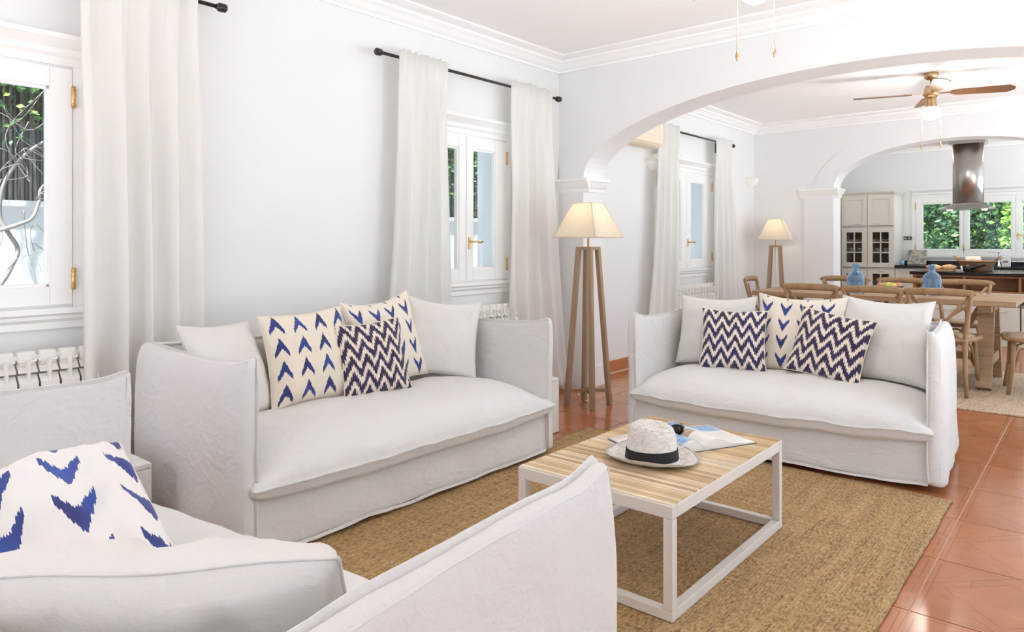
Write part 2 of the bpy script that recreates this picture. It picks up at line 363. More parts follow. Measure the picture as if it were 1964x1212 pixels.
cornice(2, [((0, YA+T, zc), (0, YB, zc), (1, 0, 0)), ((0, YB, zc), (RX, YB, zc), (0, -1, 0)), ((0, YA+T, zc), (RX, YA+T, zc), (0, 1, 0)), ((RX, YA+T, zc), (RX, YB, zc), (-1, 0, 0))], 'white stepped cornice around the dining room ceiling')
cornice(3, [((0, YC, zc), (RX, YC, zc), (0, -1, 0)), ((0, 11.05, zc), (0, YC, zc), (1, 0, 0))], 'white cornice on the kitchen end wall')
b = MB(); b.box(0, .014, YA+T, YB, 0, .105, .004); struct('baseboard_left', b, SKIRT, 'terracotta skirting along the dining room window wall')
b = MB(); b.box(0, .014, Y0, YA, 0, .105, .004); struct('baseboard_living', b, WALL, 'white skirting behind the long sofa')

# windows -----------------------------------------------------------
def lever(mb, x, z, y, s_):
    mb.box(x-.011, x+.011, y-.008, y, z-.045, z+.045, .003)
    mb.tube([(x, y-.004, z+.01), (x, y-.045, z+.01), (x+s_*.03, y-.052, z+.012), (x+s_*.075, y-.05, z+.002), (x+s_*.10, y-.05, z+.012)], [.008, .007, .008, .007, .008], 8)
def window(name, wdt, z0, z1, cuts, label, M, hinges, handle, st, crown=True):
    # local frame: x along the wall (0..wdt), y inward is negative, z up
    root = bpy.data.objects.new(name, None); C.objects.link(root); root.matrix_world = M; tag(root, label, 'window', kind='structure')
    m = MB(); fr = .03
    m.box(0, fr, -.006, .05, z0, z1); m.box(wdt-fr, wdt, -.006, .05, z0, z1); m.box(fr, wdt-fr, -.006, .05, z1-fr, z1); m.box(fr, wdt-fr, -.006, .05, z0, z0+fr)
    m.build('window_frame', TRIM, root)
    m = MB(); pr = [(0, 0), (.018, 0), (.018, .035), (.03, .05), (.03, .075), (.055, .10), (.07, .115), (.07, .135), (0, .135)]
    m.extrude(pr, (-.06, 0, z1), (wdt+.06, 0, z1), (0, -1, 0)); m.box(-.06, 0, -.016, 0, z0, z1); m.box(wdt, wdt+.06, -.016, 0, z0, z1)
    m.build('window_crown', TRIM, root)
    m = MB(); pr = [(0, 0), (.015, 0), (.015, .03), (.03, .045), (.03, .06), (.05, .07), (.05, .095), (0, .095)]
    m.extrude(pr, (-.06, 0, z0-.095), (wdt+.06, 0, z0-.095), (0, -1, 0)); m.build('window_sill', TRIM, root)
    for i, (xa, xb, s0, s1) in enumerate(cuts):
        m = MB(); sb, top, y0, y1 = .085, .09, -.022, .03
        za, zb = z0+.012, z1-.012
        for (p, q, r, s_) in ((xa+.003, xa+s0, za, zb), (xb-s1, xb-.003, za, zb), (xa+s0, xb-s1, zb-top, zb), (xa+s0, xb-s1, za, za+sb)): m.box(p, q, y0, y1, r, s_, .003)
        for (p, q, r, s_) in ((xa+s0, xa+s0+.012, za+sb, zb-top), (xb-s1-.012, xb-s1, za+sb, zb-top), (xa+s0, xb-s1, zb-top-.012, zb-top), (xa+s0, xb-s1, za+sb, za+sb+.012)): m.box(p, q, y0+.008, y1-.01, r, s_)
        sash = m.build('sash', TRIM, root)
        m = MB(); m.box(xa+s0-.004, xb-s1+.004, .004, .008, za+sb-.004, zb-top+.004); m.build('pane', PANE, sash)
        for hx, k in hinges:
            if k != i: continue
            for hz in (z0+.13, z1-.14):
                m = MB(); m.tube([(hx, -.026, hz-.05), (hx, -.026, hz+.05)], .009, 8)
                for q in range(4): m.lathe([(.0105, -.003), (.0105, .003)], 8, (hx, -.026, hz-.036+q*.024))
                m.build('hinge', BRASS, sash)
        if handle and handle[0] == i:
            m = MB(); lever(m, handle[1], handle[2], -.022, handle[3]); m.build('window_handle', BRASS, sash)
    return root
def left_M(y): return Matrix.Translation((0, y, 0)) @ Matrix.Rotation(R(90), 4, 'Z')
for i, ((ya, yb), lab) in enumerate(zip(LWIN, ('white casement window looking onto vines on the garden wall', 'white casement window behind the long sofa', 'white casement window in the dining room'))):
    W_ = yb-ya; h = W_*.5
    if i == 0: cu = [(0, h, .09, .06), (h, W_, .06, .095)]
    elif i == 1: cu = [(0, h, .13, .075), (h, W_, .075, .135)]
    else: cu = [(0, h, .2, .13), (h, W_, .115, .205)]
    window('window_%d' % (i+1), W_, WZ0, WZ1, cu, lab, left_M(ya), [(.0, 0), (W_, 1)], (1, h+.03, 1.25, 1), 0)
KWW = KW[1]-KW[0]; k3 = KWW/3
window('window_4', KWW, KW[2], KW[3], [(0, k3, .09, .05), (k3, 2*k3, .065, .05), (2*k3, KWW, .075, .09)], 'triple kitchen window looking onto green trees', Matrix.Translation((KW[0], YC, 0)), [(0, 0), (k3, 0)], (2, 2*k3+.025, 1.36, 1), 0)
# ------------------------------------------------------------------ outside
ou = MB(); ou.box(-6, -.3, -8, 22, -.3, -.05); ou.box(-.3, 14, YC+.3, 24, -.3, -.05); ou.box(RX+.31, 14, -8, YC+.3, -.3, -.05); ou.box(-.3, RX+.31, -8, Y0-.31, -.3, -.05); struct('ground', ou, SOIL, 'ground outside the house, made pale to bounce light indoors')  # tone kept pale so sunlight bounces up onto the ceilings
gw = MB(); gw.box(-2.3, -2.0, -4, 14, -.05, 1.53); gw.box(-2.34, -1.96, -4, 14, 1.50, 1.54); struct('wall_garden', gw, GARD, 'white garden boundary wall outside the left windows')
bf = MB()
for i in range(900):
    y = -3.5+i*.0185+rnd.uniform(-.01, .01); xx = -2.12+rnd.uniform(-.02, .02); bf.beam((xx, y, 1.5), (xx+rnd.uniform(-.03, .03), y+rnd.uniform(-.05, .05), 3.3+rnd.uniform(-.15, .1)), .017, .014)
bf.box(-2.2, -2.17, -4, 14, 1.5, 3.3)
tag(bf.build('brushwood_fence', BRUSH), 'dark brushwood screen on top of the garden wall', 'fence', kind='stuff')
def leaves(name, n, pos, size, mats, label, cat, wts):
    m = MB()
    for i in range(n):
        p = Vector(pos()); s_ = size*rnd.uniform(.6, 1.3); e = Euler((rnd.uniform(0, 6.3), rnd.uniform(0, 6.3), rnd.uniform(0, 6.3))).to_matrix()
        m.cm = rnd.choices(range(3), wts)[0]
        m.add([p+e @ Vector(q)*s_ for q in ((0, -.5, 0), (.26, 0, .05), (0, .5, 0), (-.26, 0, .05))], [(0, 1, 2, 3)])
    return tag(m.build(name, mats), label, cat, kind='stuff')
def ivy_pos():
    while True:
        y = rnd.uniform(-.5, 11); z = 2.95-abs(rnd.gauss(0, .50 if y < 3.5 else .9)); 
        if nz(y*1.6, z*1.6, 0) > (-.05 if y < 3.5 else -.35)-(z-1.95)*1.1 and z > (1.4 if y < 3.5 else 1.15): return (-1.98+rnd.uniform(-.12, .16), y, z)
leaves('ivy_leaves', 16000, ivy_pos, .06, LEAFD, 'green creeper leaves hanging over the brushwood screen', 'leaves', (.3, .45, .25))
def vine(label, pts, r):
    P = [Vector(p) for p in pts]; q = []
    for i in range(len(P)-1):
        a, b_, c, d = P[max(i-1, 0)], P[i], P[i+1], P[min(i+2, len(P)-1)]
        for k in range(6):
            t = k/6; q.append(.5*((2*b_)+(c-a)*t+(2*a-5*b_+4*c-d)*t*t+(3*b_-a-3*c+d)*t**3))
    q.append(P[-1]); m = MB(); m.tube(q, [r*(1-.4*i/len(q)) for i in range(len(q))], 6)
    return tag(m.build('vine_stem', BARK), label, 'vine', 'bare vine stems outside the window')
VX = -1.90
vine('thick grey vine stem arching up the garden wall', [(VX, 1.30, .0), (VX, 1.33, .8), (VX+.02, 1.42, 1.06), (VX, 1.475, 1.2), (VX+.02, 1.42, 1.31), (VX, 1.38, 1.40), (VX, 1.375, 1.52), (VX, 1.40, 1.65), (VX, 1.48, 1.8), (VX, 1.62, 1.94), (VX, 1.85, 2.05)], .017)
vine('grey vine branch bending right across the white garden wall', [(VX+.02, 1.36, 1.33), (VX+.05, 1.46, 1.37), (VX+.03, 1.55, 1.42), (VX, 1.60, 1.54), (VX, 1.63, 1.65), (VX, 1.9, 1.9)], .014)
for i in range(34):
    y = rnd.uniform(1.15, 2.0); z = rnd.uniform(1.1, 2.6); pts = [(VX+rnd.uniform(-.02, .06), y, z)]
    for k in range(4):
        y += rnd.uniform(-.22, .22); z += rnd.uniform(-.35, .15); pts.append((VX+rnd.uniform(-.03, .06), y, z))
    vine('thin dry vine tendril tangled outside the window', pts, .0035)
def bush(name, cx_, cy, cz, rx, rz, n, label, wts, size=.16):
    def pos():
        while True:
            q = Vector((rnd.uniform(-1, 1), rnd.uniform(-1, 1), rnd.uniform(-1, 1)))
            if .5 < q.length < 1 and nz(q.x*2.5+cx_, q.y*2.5, q.z*2.5) > -.2: return (cx_+q.x*rx, cy+q.y*rx*.8, cz+q.z*rz)
    th = thing(name, label, 'tree', (cx_, cy, -.05), 0, 'trees outside the kitchen')
    lv = leaves('foliage', n, pos, size, LEAFD, None, None, wts); lv.parent = th; lv.location = (-cx_, -cy, .05)
    m = MB(); m.tube([(0, 0, 0), (.05, 0, cz*.5), (0, .05, cz)], [.1, .08, .04], 8); m.build('trunk', BARK, th)
bush('garden_tree', .6, 17.5, 2.0, 1.7, 2.1, 14000, 'dark green tree behind the left kitchen sash', (.6, .35, .05), .12)
bush('garden_tree', 2.9, 18.2, 2.0, 1.9, 2.2, 16000, 'dense dark green tree behind the middle kitchen sash', (.75, .22, .03), .12)
bush('garden_tree', 5.2, 17.8, 2.2, 1.8, 2.2, 13000, 'broad dark green tree behind the right kitchen sash', (.65, .3, .05), .12)
bush('slender_shrub', 2.42, 15.6, 1.2, .22, 1.1, 700, 'slender bright yellow-green shrub just outside the kitchen window', (.0, .15, .85), .12)
hg = MB(); hg.box(-3, 9, 20.5, 21, -.1, 5); tag(hg.build('far_hedge', LEAFD[0]), 'tall dark hedge closing the garden beyond the kitchen', 'hedge')

ea = MB(); ea.box(-.80, -.285, Y0-.3, YC+.3, 2.60, 2.72); struct('ceiling_shade_overhang', ea, WALL, 'unseen overhang added to shade the outside of the left windows')  # overhang added out of view to dim the alley and window reveals
# ------------------------------------------------------------------ curtains and rods
def rod(y0, y1, z, label, brackets):
    t = thing('curtain_rod', label, 'curtain rod', (.12, y0, z))
    L = y1-y0; m = MB(); m.tube([(0, 0, 0), (0, L, 0)], .011, 10); m.build('pole', BLACK, t)
    for e, s_ in ((0, -1), (L, 1)):
        m = MB(); m.tube([(0, e, 0), (0, e+s_*.012, 0), (0, e+s_*.014, 0), (0, e+s_*.05, 0), (0, e+s_*.056, 0)], [.014, .014, .023, .023, .017], 14); m.build('finial', BLACK, t)
    for yb in brackets:
        m = MB(); m.box(-.012, .012, yb-.006, yb+.006, -.022, -.010); m.box(-.12, .012, yb-.006, yb+.006, -.03, -.018); m.box(-.12, -.112, yb-.01, yb+.01, -.10, .02); m.build('bracket', BLACK, t)
rod(-.45, 1.82, 2.49, 'black curtain rod above the vine-view window', (.6, 2.1))
rod(2.93, 4.81, 2.475, 'black curtain rod above the window behind the long sofa', (.35, 1.6))
rod(6.61, 8.49, 2.465, 'black curtain rod above the dining room window', (.3, 1.66))
def curtain(ya, yb, yc, yd, z, label, folds, seed, puddle=0):
    nu, nv = folds*14, 34; vs = []; fs = []
    for j in range(nv+1):
        v = j/nv; zz = z+.045-(z+.045-.012)*v; e = v**1.4
        l, r_ = ya+(yc-ya)*e, yb+(yd-yb)*e
        amp = (.012+.022*min(1, v*3))*(1+.5*v)
        for i in range(nu+1):
            u = i/nu; ph = u*folds*2*math.pi+.9*nz(u*3+seed, v*1.2, seed)*2.2
            s_ = math.sin(ph); hd2 = max(0, 1-v*9)
            pl = abs(((u*folds*2) % 1)-.5)*2                              # narrow stitched pleats in the header
            x = .128+.018*(1-min(1, v*7))+amp*(s_*(1-.25*s_*s_))*(1-hd2*.6)+.016*(1-min(1, pl*3.2))*max(0, 1-v*4)+.02*nz(u*2.5, v*2+seed, 3)*v+.012*nz(u*9+seed, v*1.1, 2)
            y = l+(r_-l)*u+.014*math.cos(ph)*min(1, v*4)+.02*nz(v*3, u*2, seed)*v
            zz2 = zz+((.014*nz(u*11, seed, 0)+.016*(1-min(1, pl*3.0))) if j == 0 else 0)
            if puddle and v > .9: x += puddle*(v-.9)*10*(.7+.5*nz(u*5, v*9, seed)); zz2 = max(zz2, .012+.03*abs(nz(u*7, v*11, seed)))
            vs.append((max(x, .02), y, zz2))
    for j in range(nv):
        for i in range(nu): a = j*(nu+1)+i; fs.append((a, a+1, a+nu+2, a+nu+1))
    m = MB(); m.add(vs, fs, smooth=True); o = m.build('curtain', CURT)
    so = o.modifiers.new('thickness', 'SOLIDIFY'); so.thickness = .002; so.offset = 0
    return tag(o, label, 'curtain', 'white linen curtains')
curtain(1.17, 1.71, 1.19, 1.75, 2.49, 'sheer white curtain hanging beside the vine-view window', 4, 1.3)
curtain(3.05, 3.50, 2.87, 3.56, 2.475, 'white curtain at the sofa window, on the side towards the vine-view window', 4, 4.1)
curtain(4.19, 4.72, 4.17, 4.92, 2.475, 'white curtain at the sofa window, on the side by the floor lamp', 4, 7.7, .06)
curtain(6.58, 7.04, 6.28, 7.08, 2.465, 'white dining room curtain beside the air conditioner', 4, 9.2)
curtain(7.97, 8.45, 7.92, 8.78, 2.465, 'white dining room curtain beside the plaster wall lamp', 4, 12.6)

# ------------------------------------------------------------------ radiators
def rad_section():
    m = MB(); w_ = .072
    m.box(-.036, .036, -.05, -.042, .06, .56, .003)                       # front plate (y- is into the room)
    m.box(-.006, .006, -.046, .02, .06, .655, .002)                       # spine
    for k, zt in enumerate((.555, .60, .645)):
        m.add([(-.036, -.048+.012*k, zt), (.036, -.048+.012*k, zt), (.036, -.018+.012*k, zt+.034), (-.036, -.018+.012*k, zt+.034), (-.036, -.044+.012*k, zt), (.036, -.044+.012*k, zt), (.036, -.014+.012*k, zt+.034), (-.036, -.014+.012*k, zt+.034)],
              [(0, 1, 2, 3), (7, 6, 5, 4), (0, 4, 5, 1), (2, 6, 7, 3), (0, 3, 7, 4), (1, 5, 6, 2)])
    m.box(-.034, .034, -.02, .028, .625, .69, .012); m.box(-.034, .034, -.02, .028, .06, .12, .008); m.box(-.036, .036, .022, .028, .06, .66)
    return m.mesh('radiator_section')
RS = rad_section(); RS.materials.append(WHITEP)
def radiator(ya, n, label):
    t = thing('radiator', label, 'radiator', (.085, ya, .088), 90, 'white column radiators')
    for i in range(n): link('section', RS, t, (.04+i*.08, 0, 0))
    m = MB(); m.tube([(n*.08-.01, 0, .66), (n*.08+.02, 0, .66)], .014, 10); m.tube([(n*.08-.01, 0, .09), (n*.08+.05, 0, .09), (n*.08+.05, .07, .09)], .01, 8)
    m.tube([(.02, 0, .66), (n*.08-.02, 0, .66)], .016, 8); m.tube([(.02, 0, .09), (n*.08-.02, 0, .09)], .016, 8); m.build('pipe', WHITEP, t)
radiator(.30, 12, 'white aluminium radiator below the vine-view window'); radiator(3.42, 11, 'white aluminium radiator behind the long sofa'); radiator(6.95, 14, 'white aluminium radiator below the dining room window')

# ------------------------------------------------------------------ sofas
def hem(pts, r=.005, wob=.004, seed=0):
    q = []
    for a, b_ in zip(pts, pts[1:]):
        a = Vector(a); b_ = Vector(b_); n = max(2, int((b_-a).length/.035))
        for i in range(n): p = a.lerp(b_, i/n); q.append(p+Vector((nz(p.x*9+seed, p.y*9, p.z*9), nz(p.x*9, p.y*9+seed+5, p.z*9), nz(p.x*9+9, p.y*9, p.z*9+seed)))*wob)
    q.append(Vector(pts[-1])); return q
def edges_lin(a, b, n, e=.03):
    return [a, a+e*.35, a+e]+lin(a+e, b-e, n)[1:-1]+[b-e, b-e*.35, b]
def panel(m, x0, x1, y0, y1, z0, z1, r, bul, amp, seed, dens=.05, fix=None):
    hx, hy, hz = (x1-x0)/2, (y1-y0)/2, (z1-z0)/2; c = Vector(((x0+x1)/2, (y0+y1)/2, (z0+z1)/2)); r = min(r, hx*.9, hy*.9, hz*.9)
    def fn(x, y, z):
        q = Vector((x-c.x, y-c.y, z-c.z)); inn = Vector((max(-(hx-r), min(hx-r, q.x)), max(-(hy-r), min(hy-r, q.y)), max(-(hz-r), min(hz-r, q.z))))
        d = q-inn; 
        if d.length > 1e-9: q = inn+d.normalized()*r
        u, v, w_ = q.x/hx, q.y/hy, q.z/hz
        q.x += bul[0]*u*(1-min(1, v*v))*(1-min(1, w_*w_)); q.y += bul[1]*v*(1-min(1, u*u))*(1-min(1, w_*w_)); q.z += bul[2]*w_*(1-min(1, u*u))*(1-min(1, v*v))
        p = q+c; n1 = nz(p.x*4+seed, p.y*4, p.z*3)+.5*nz(p.x*11, p.y*11+seed, p.z*7)
        nrm = Vector((u**5, v**5, w_**5)); nrm = nrm.normalized() if nrm.length > 0 else nrm
        p = p+nrm*n1*amp
        return fix(p) if fix else p
    mk = lambda a, b_: edges_lin(a, b_, max(2, int((b_-a)/dens)), min(.03, (b_-a)*.3))
    m.gridbox(mk(x0, x1), mk(y0, y1), mk(z0, z1), fn); return m
def fin(m, pts, dirs, w_=.013, t_=.004, wob=.006, seed=0):     # thin stitched flange standing out along a seam
    n = len(pts); vs = []
    for i, (p, d) in enumerate(zip(pts, dirs)):
        p = Vector(p); d = Vector(d).normalized(); tg = (Vector(pts[min(i+1, n-1)])-Vector(pts[max(i-1, 0)])).normalized(); sd_ = tg.cross(d).normalized()
        k = nz(p.x*13+seed, p.y*13, p.z*13); o = sd_*wob*k; ww = w_*(1+.35*nz(p.x*7, p.y*7+seed, p.z*7))
        vs += [p-d*.006-sd_*t_/2, p-d*.006+sd_*t_/2, p+d*ww+o+sd_*t_/2, p+d*ww+o-sd_*t_/2]
    fs = [(i*4+k, i*4+(k+1) % 4, i*4+4+(k+1) % 4, i*4+4+k) for i in range(n-1) for k in range(4)]+[(3, 2, 1, 0), tuple(range(n*4-4, n*4))]
    m.add(vs, fs, smooth=False); return m
def sofa(label, loc, rz, W_, D, seed, H=.775, px=7.0, sag=.022):
    t = thing('sofa', label, 'sofa', (loc[0], loc[1], 0.0), rz, 'white slipcovered sofas')
    hw, hd, at, bt = W_/2, D/2, .078, .16
    def skirt(p):                                   # loose hem: lower cloth hangs slightly outwards and waves
        k = max(0, (.24-p.z)/.22); k = min(k, 1)
        s_ = k*(.010+.012*nz(p.x*5+seed, p.y*5, seed)+.006*nz(p.x*14, p.y*14, seed))
        if p.z < .08: p.z += .010*nz(p.x*4+seed, p.y*4, 0)
        return Vector((p.x*(1+s_/hw), p.y*(1+s_/hd), p.z))
    m = MB(); panel(m, -hw+at*.7, hw-at*.7, -hd+.018, hd-.02, .022, .285, .015, (.0, .0, 0), .006, seed, .04, skirt)
    body = m.build('slipcover_skirt', LINEN, t)
    m = MB()
    fin(m, [tuple(skirt(Vector((x, -hd+.016, .024)))) for x in lin(-hw+at, hw-at, 40)], [(0, -.3, -1)]*41, .008, .004, .003, seed); m.build('hem', LINEN, body)
    for s_ in (-1, 1):
        m = MB()
        def armfix(p, s_=s_):
            u = (p.y+hd)/D; f = max(0, (p.z-.40)/(H-.40))
            ear = max(0, 1-u*6.5)**2
            p.z += f*(.028*ear-sag*math.sin(math.pi*min(1, max(0, u))))
            xi_ = s_*(hw-at); kk = 1-.45*f**px-.25*max(0, 1-u*14)**1.5*(1-f)-.08*f; p.x = xi_+(p.x-xi_)*max(kk, .22); p.y -= .010*f*ear
            return skirt(p)
        x0, x1 = (hw-at, hw) if s_ > 0 else (-hw, -hw+at)
        panel(m, x0, x1, -hd, hd-.005, 1*.022, H, .026, (.009, .004, .0), .006, seed+s_*3, .04, armfix)
        arm = m.build('armrest', LINEN, t)
        m = MB(); xi = x0+.010 if s_ > 0 else x1-.010; xo = x1-.010 if s_ > 0 else x0+.010
        f = lambda x, y, z: tuple(armfix(Vector((x, y, z))))
        zs = lin(.04, H-.02, 26); ys = lin(-hd+.012, hd-.03, 26)
        fin(m, [f(xi, -hd+.004, z) for z in zs]+[f(xi, y, H-.006) for y in ys], [(-s_*.35, -1, 0)]*24+[(0, -1, .5), (0, -.8, .8), (0, -.6, .9)]+[(-s_*.3, 0, 1)]*27, .014, .0045, .006, seed+s_)
        fin(m, [f(xo, -hd+.008, z) for z in zs]+[f(xo, y, H-.012) for y in ys], [(s_*.7, -.7, 0)]*26+[(s_*.7, 0, .7)]*27, .003, .005, .003, seed+s_*2)
        m.build('seam', LINEN, arm)
    m = MB(); ed = lambda p: skirt(Vector((p.x, p.y, p.z-(.02*(1-abs(p.x/hw)**2) if p.z > .6 else 0))))
    panel(m, -hw+at*.6, hw-at*.6, hd-bt, hd, .03, H-.005, .04, (0, .02, 0), .008, seed+9, .05, ed); bk = m.build('backrest', LINEN, t)
    m = MB(); xs = lin(-hw+at, hw-at, 30); fin(m, [(x, hd-bt+.014, H-.008-.02*(1-(x/hw)**2)) for x in xs], [(0, -.4, 1)]*31, .012, .0045, .006, seed+4); m.build('seam', LINEN, bk)
    # bench seat cushion with a stitched flange along the front
    m = MB(); y0, y1 = -hd-.04, hd-bt-.01; yc, sh = (y0+y1)/2, (y1-y0)/2; N1, N2 = 72, 30
    sx = [math.sin(math.pi*(i/N1-.5)) for i in range(N1+1)]; sy = [math.sin(math.pi*(j/N2-.5)) for j in range(N2+1)]
    wf, wb_ = hw-.045, hw-at+.012; yk = -hd-.006
    def P(u, v, up):
        y = yc+v*sh; k = min(1, max(0, (y-yk)/.02)); ww = wf+(wb_-wf)*k
        x = u*ww; y = y+.008*abs(u)**6; e = max((1-abs(u)**6)*(1-abs(v)**3.0), 0)
        zs_ = .295+.010*nz(x*5+seed, y*5, 1)-.014*(1-u*u)*max(0, -v)
        if up: e = e**.5; z = zs_+.150*e*(1+.06*nz(x*2.2+seed, y*3, 0))+.008*nz(x*10+seed, y*2.5, 4)*min(1, e*2)
        else: e = e**.22; z = zs_-.092*e; x *= 1-.008*e; y += .006*e*(1 if v < 0 else 0)
        return (x, y, z)
    for up in (1, 0):
        vs = [P(u, v, up) for v in sy for u in sx]; n = N1+1; fs = []
        for j in range(N2):
            for i in range(N1): a = j*n+i; fs.append((a, a+1, a+n+1, a+n) if up else (a, a+n, a+n+1, a+1))
        m.add(vs, fs, smooth=True)
    seat = m.build('seat_cushion', LINEN, t)
    m = MB(); us = lin(-1, 1, 70); fin(m, [P(u, -1, 1) for u in us], [(0, -1, .15)]*71, .011, .004, .004, seed+6); m.build('seam', LINEN, seat)
    for sx_ in (-1, 1):
        for sy_ in (-1, 1):
            m = MB(); m.lathe([(.026, .0), (.03, .05)], 14, (sx_*(hw-.12), sy_*(hd-.12), 0)); m.build('foot', BLACK, t)
    return t
RUGZ = .0135
S1 = sofa('long white linen sofa against the window wall below a curtained window', (.710, 2.355), 90, 1.99, .96, 1.0)
S2 = sofa('two-seat white linen sofa backing onto the dining area', (2.18, 4.39), 4.5, 1.73, .88, 5.0)
S3 = sofa('white linen sofa facing the sofa with two zigzag cushions', (2.015, .575), 187.0, 1.98, 1.13, 11.0, .757, 2.4, -.02)
S1.location.z = S2.location.z = S3.location.z = RUGZ

# ------------------------------------------------------------------ cushions
def cushion_mesh(w_, h_, t_, seed, conc=.085, sag=.0, N=30, ear=1.0, pw=.42, wk=1.0):
    m = MB(); s_ = [math.sin(math.pi*(i/N-.5)) for i in range(N+1)]; s_ = [.6*a+.4*(-1+2*i/N) for i, a in enumerate(s_)]
    def P(u, v, d):
        x = u*w_/2*(1-conc*(1-v*v)); y = v*h_/2*(1-conc*(1-u*u)*(1.0 if v < 0 else 1+sag))
        e = max(0, (1-u*u)*(1-v*v)); th = t_/2*e**pw
        wr_ = (.017*(wk-1)*nz(u*11+seed+v*1.5, v*1.1, d)*e**.22 if wk > 1.5 else 0)+wk*(.012*nz(u*2.2+seed, v*2.2, d*3)*e**.3+.006*nz(u*6+seed, v*3, d)*e**.2)
        cr = .006*math.sin(9*math.atan2(v, u)+seed)*(max(abs(u), abs(v))**3)*e**.25
        wz = .012*nz(u*1.5+seed, v*1.5, 7)
        return (x, y, d*(th+wr_+cr*1.0)+wz)
    n = N+1
    for d in (1, -1):
        vs = [P(u, v, d) for v in s_ for u in s_]; uv = [((u+1)/2, (v+1)/2) for v in s_ for u in s_]; fs = []
        for j in range(N):
            for i in range(N): a = j*n+i; fs.append((a, a+1, a+n+1, a+n) if d > 0 else (a, a+n, a+n+1, a+1))
        m.add(vs, fs, uv, True)
    ring = [P(u, -1, 1) for u in s_]+[P(1, v, 1) for v in s_[1:]]+[P(u, 1, 1) for u in reversed(s_[:-1])]+[P(-1, v, 1) for v in reversed(s_[1:-1])]
    return m, ring
def cushion(label, size, pos, yaw, lean, roll, material, seed, name='cushion', group=None, cat='cushion', piping=None, **kw):
    # upright cushion: local x width, local y height; yaw = direction its face points to (deg, world), lean = tilt back, roll = turn in its plane
    w_, h_, t_ = size; m, ring = cushion_mesh(w_, h_, t_, seed, **kw)
    t = thing(name, label, cat, (0, 0, 0), 0, group)
    M = Matrix.Translation(pos) @ Matrix.Rotation(R(yaw+90), 4, 'Z') @ Matrix.Rotation(R(90-lean), 4, 'X') @ Matrix.Rotation(R(roll), 4, 'Z')
    t.matrix_world = M
    m.build('cover', material, t)
    p = MB(); p.tube(ring, .0035, 5, closed=True); p.build('seam', piping or material, t)
    return t
SZ = .445+RUGZ
def put(label, size, x, y, yaw, lean, roll, material, seed, dz=0, **kw):
    w_, h_, t_ = size; z = SZ+h_*.5*math.cos(R(lean))*(abs(math.cos(R(roll)))+.35*abs(math.sin(R(roll))))*.95+dz
    return cushion(label, size, (x, y, z), yaw, lean, roll, material, seed, **kw)
GA, GZ, GL = 'arrow-print cushions', 'zigzag cushions', 'plain linen cushions'
put('plain linen cushion slumped inside the near arm of the long sofa', (.50, .48, .17), .50, 1.69, 25, 22, -4, LINENP, 1, -.03, group=GL)
put('cream cushion with upward navy arrowheads', (.46, .48, .15), .535, 2.10, -8, 14, 3, ARROW, 2, -.02, group=GA)
put('large cream cushion with downward navy arrow marks on the long sofa', (.52, .52, .15), .50, 2.64, 2, 16, 5, ARROWV, 3, -.01, group=GA, sag=1.2)
put('small purple-black and cream zigzag cushion on the long sofa', (.41, .41, .13), .645, 2.43, -10, 18, 3, ZIG, 4, -.02, group=GZ)
put('plain linen cushion with pointed corner against the far arm of the long sofa', (.48, .48, .15), .56, 3.02, -38, 15, -7, LINENP, 5, -.01, group=GL, sag=1.0)
put('plain linen cushion at the lamp end of the two-seat sofa', (.52, .47, .16), 1.68, 4.50, -85, 15, 1, LINENP, 6, -.01, group=GL, sag=.6)
put('cream cushion with downward navy arrow marks in the middle of the two-seat sofa', (.55, .50, .15), 2.20, 4.56, -92, 16, 0, ARROWV, 7, -.01, group=GA, sag=.6)
put('plain linen cushion at the dining table end of the two-seat sofa', (.50, .50, .16), 2.68, 4.59, -90, 16, -2, LINENP, 8, -.01, group=GL, sag=.5)
put('bluish navy and cream zigzag cushion on the two-seat sofa', (.41, .40, .13), 1.86, 4.36, -72, 18, -1, ZIGB, 9, -.01, group=GZ)
put('tilted dark purple and cream zigzag cushion on the two-seat sofa', (.44, .41, .13), 2.43, 4.41, -93, 20, -9, ZIG, 10, -.01, group=GZ)
cushion('thick plain linen back cushion leaning on the foreground sofa', (.70, .50, .22), (2.448, .531, .552), 133, 36, -4, LINENP, 21, group=GL, conc=.03, pw=.30, wk=2.4)
cushion('white cushion with large bright blue arrow marks on the foreground sofa', (.50, .50, .24), (1.816, .522, .545), -30, 60, 24, ARROWB, 23, group=GA, conc=.0, pw=.36, wk=2.0)

# ------------------------------------------------------------------ rugs
def rug(x0, x1, y0, y1, label, material, seed):
    m = MB()
    def fn(x, y, z): e = .008*nz(y*2.5, seed, 0)*(1 if x > (x0+x1)/2 else .3); return (x+e+.004*nz(y*25, x*2, seed), y+.006*nz(x*3, seed, 2)+.003*nz(x*25, 0, seed), z+.002*nz(x*6, y*6, seed) if z > .005 else z)
    m.gridbox(lin(x0, x1, 60), lin(y0, y1, 80), [.0005, .011], fn); return tag(m.build('rug', material), label, 'rug')
rug(1.02, 3.12, .35, 3.965, 'brown woven jute rug under the slatted coffee table', JUTE, 1.0)
rug(.45, 4.1, 6.2, 8.25, 'pale sisal rug under the dining table', SISAL, 4.0)

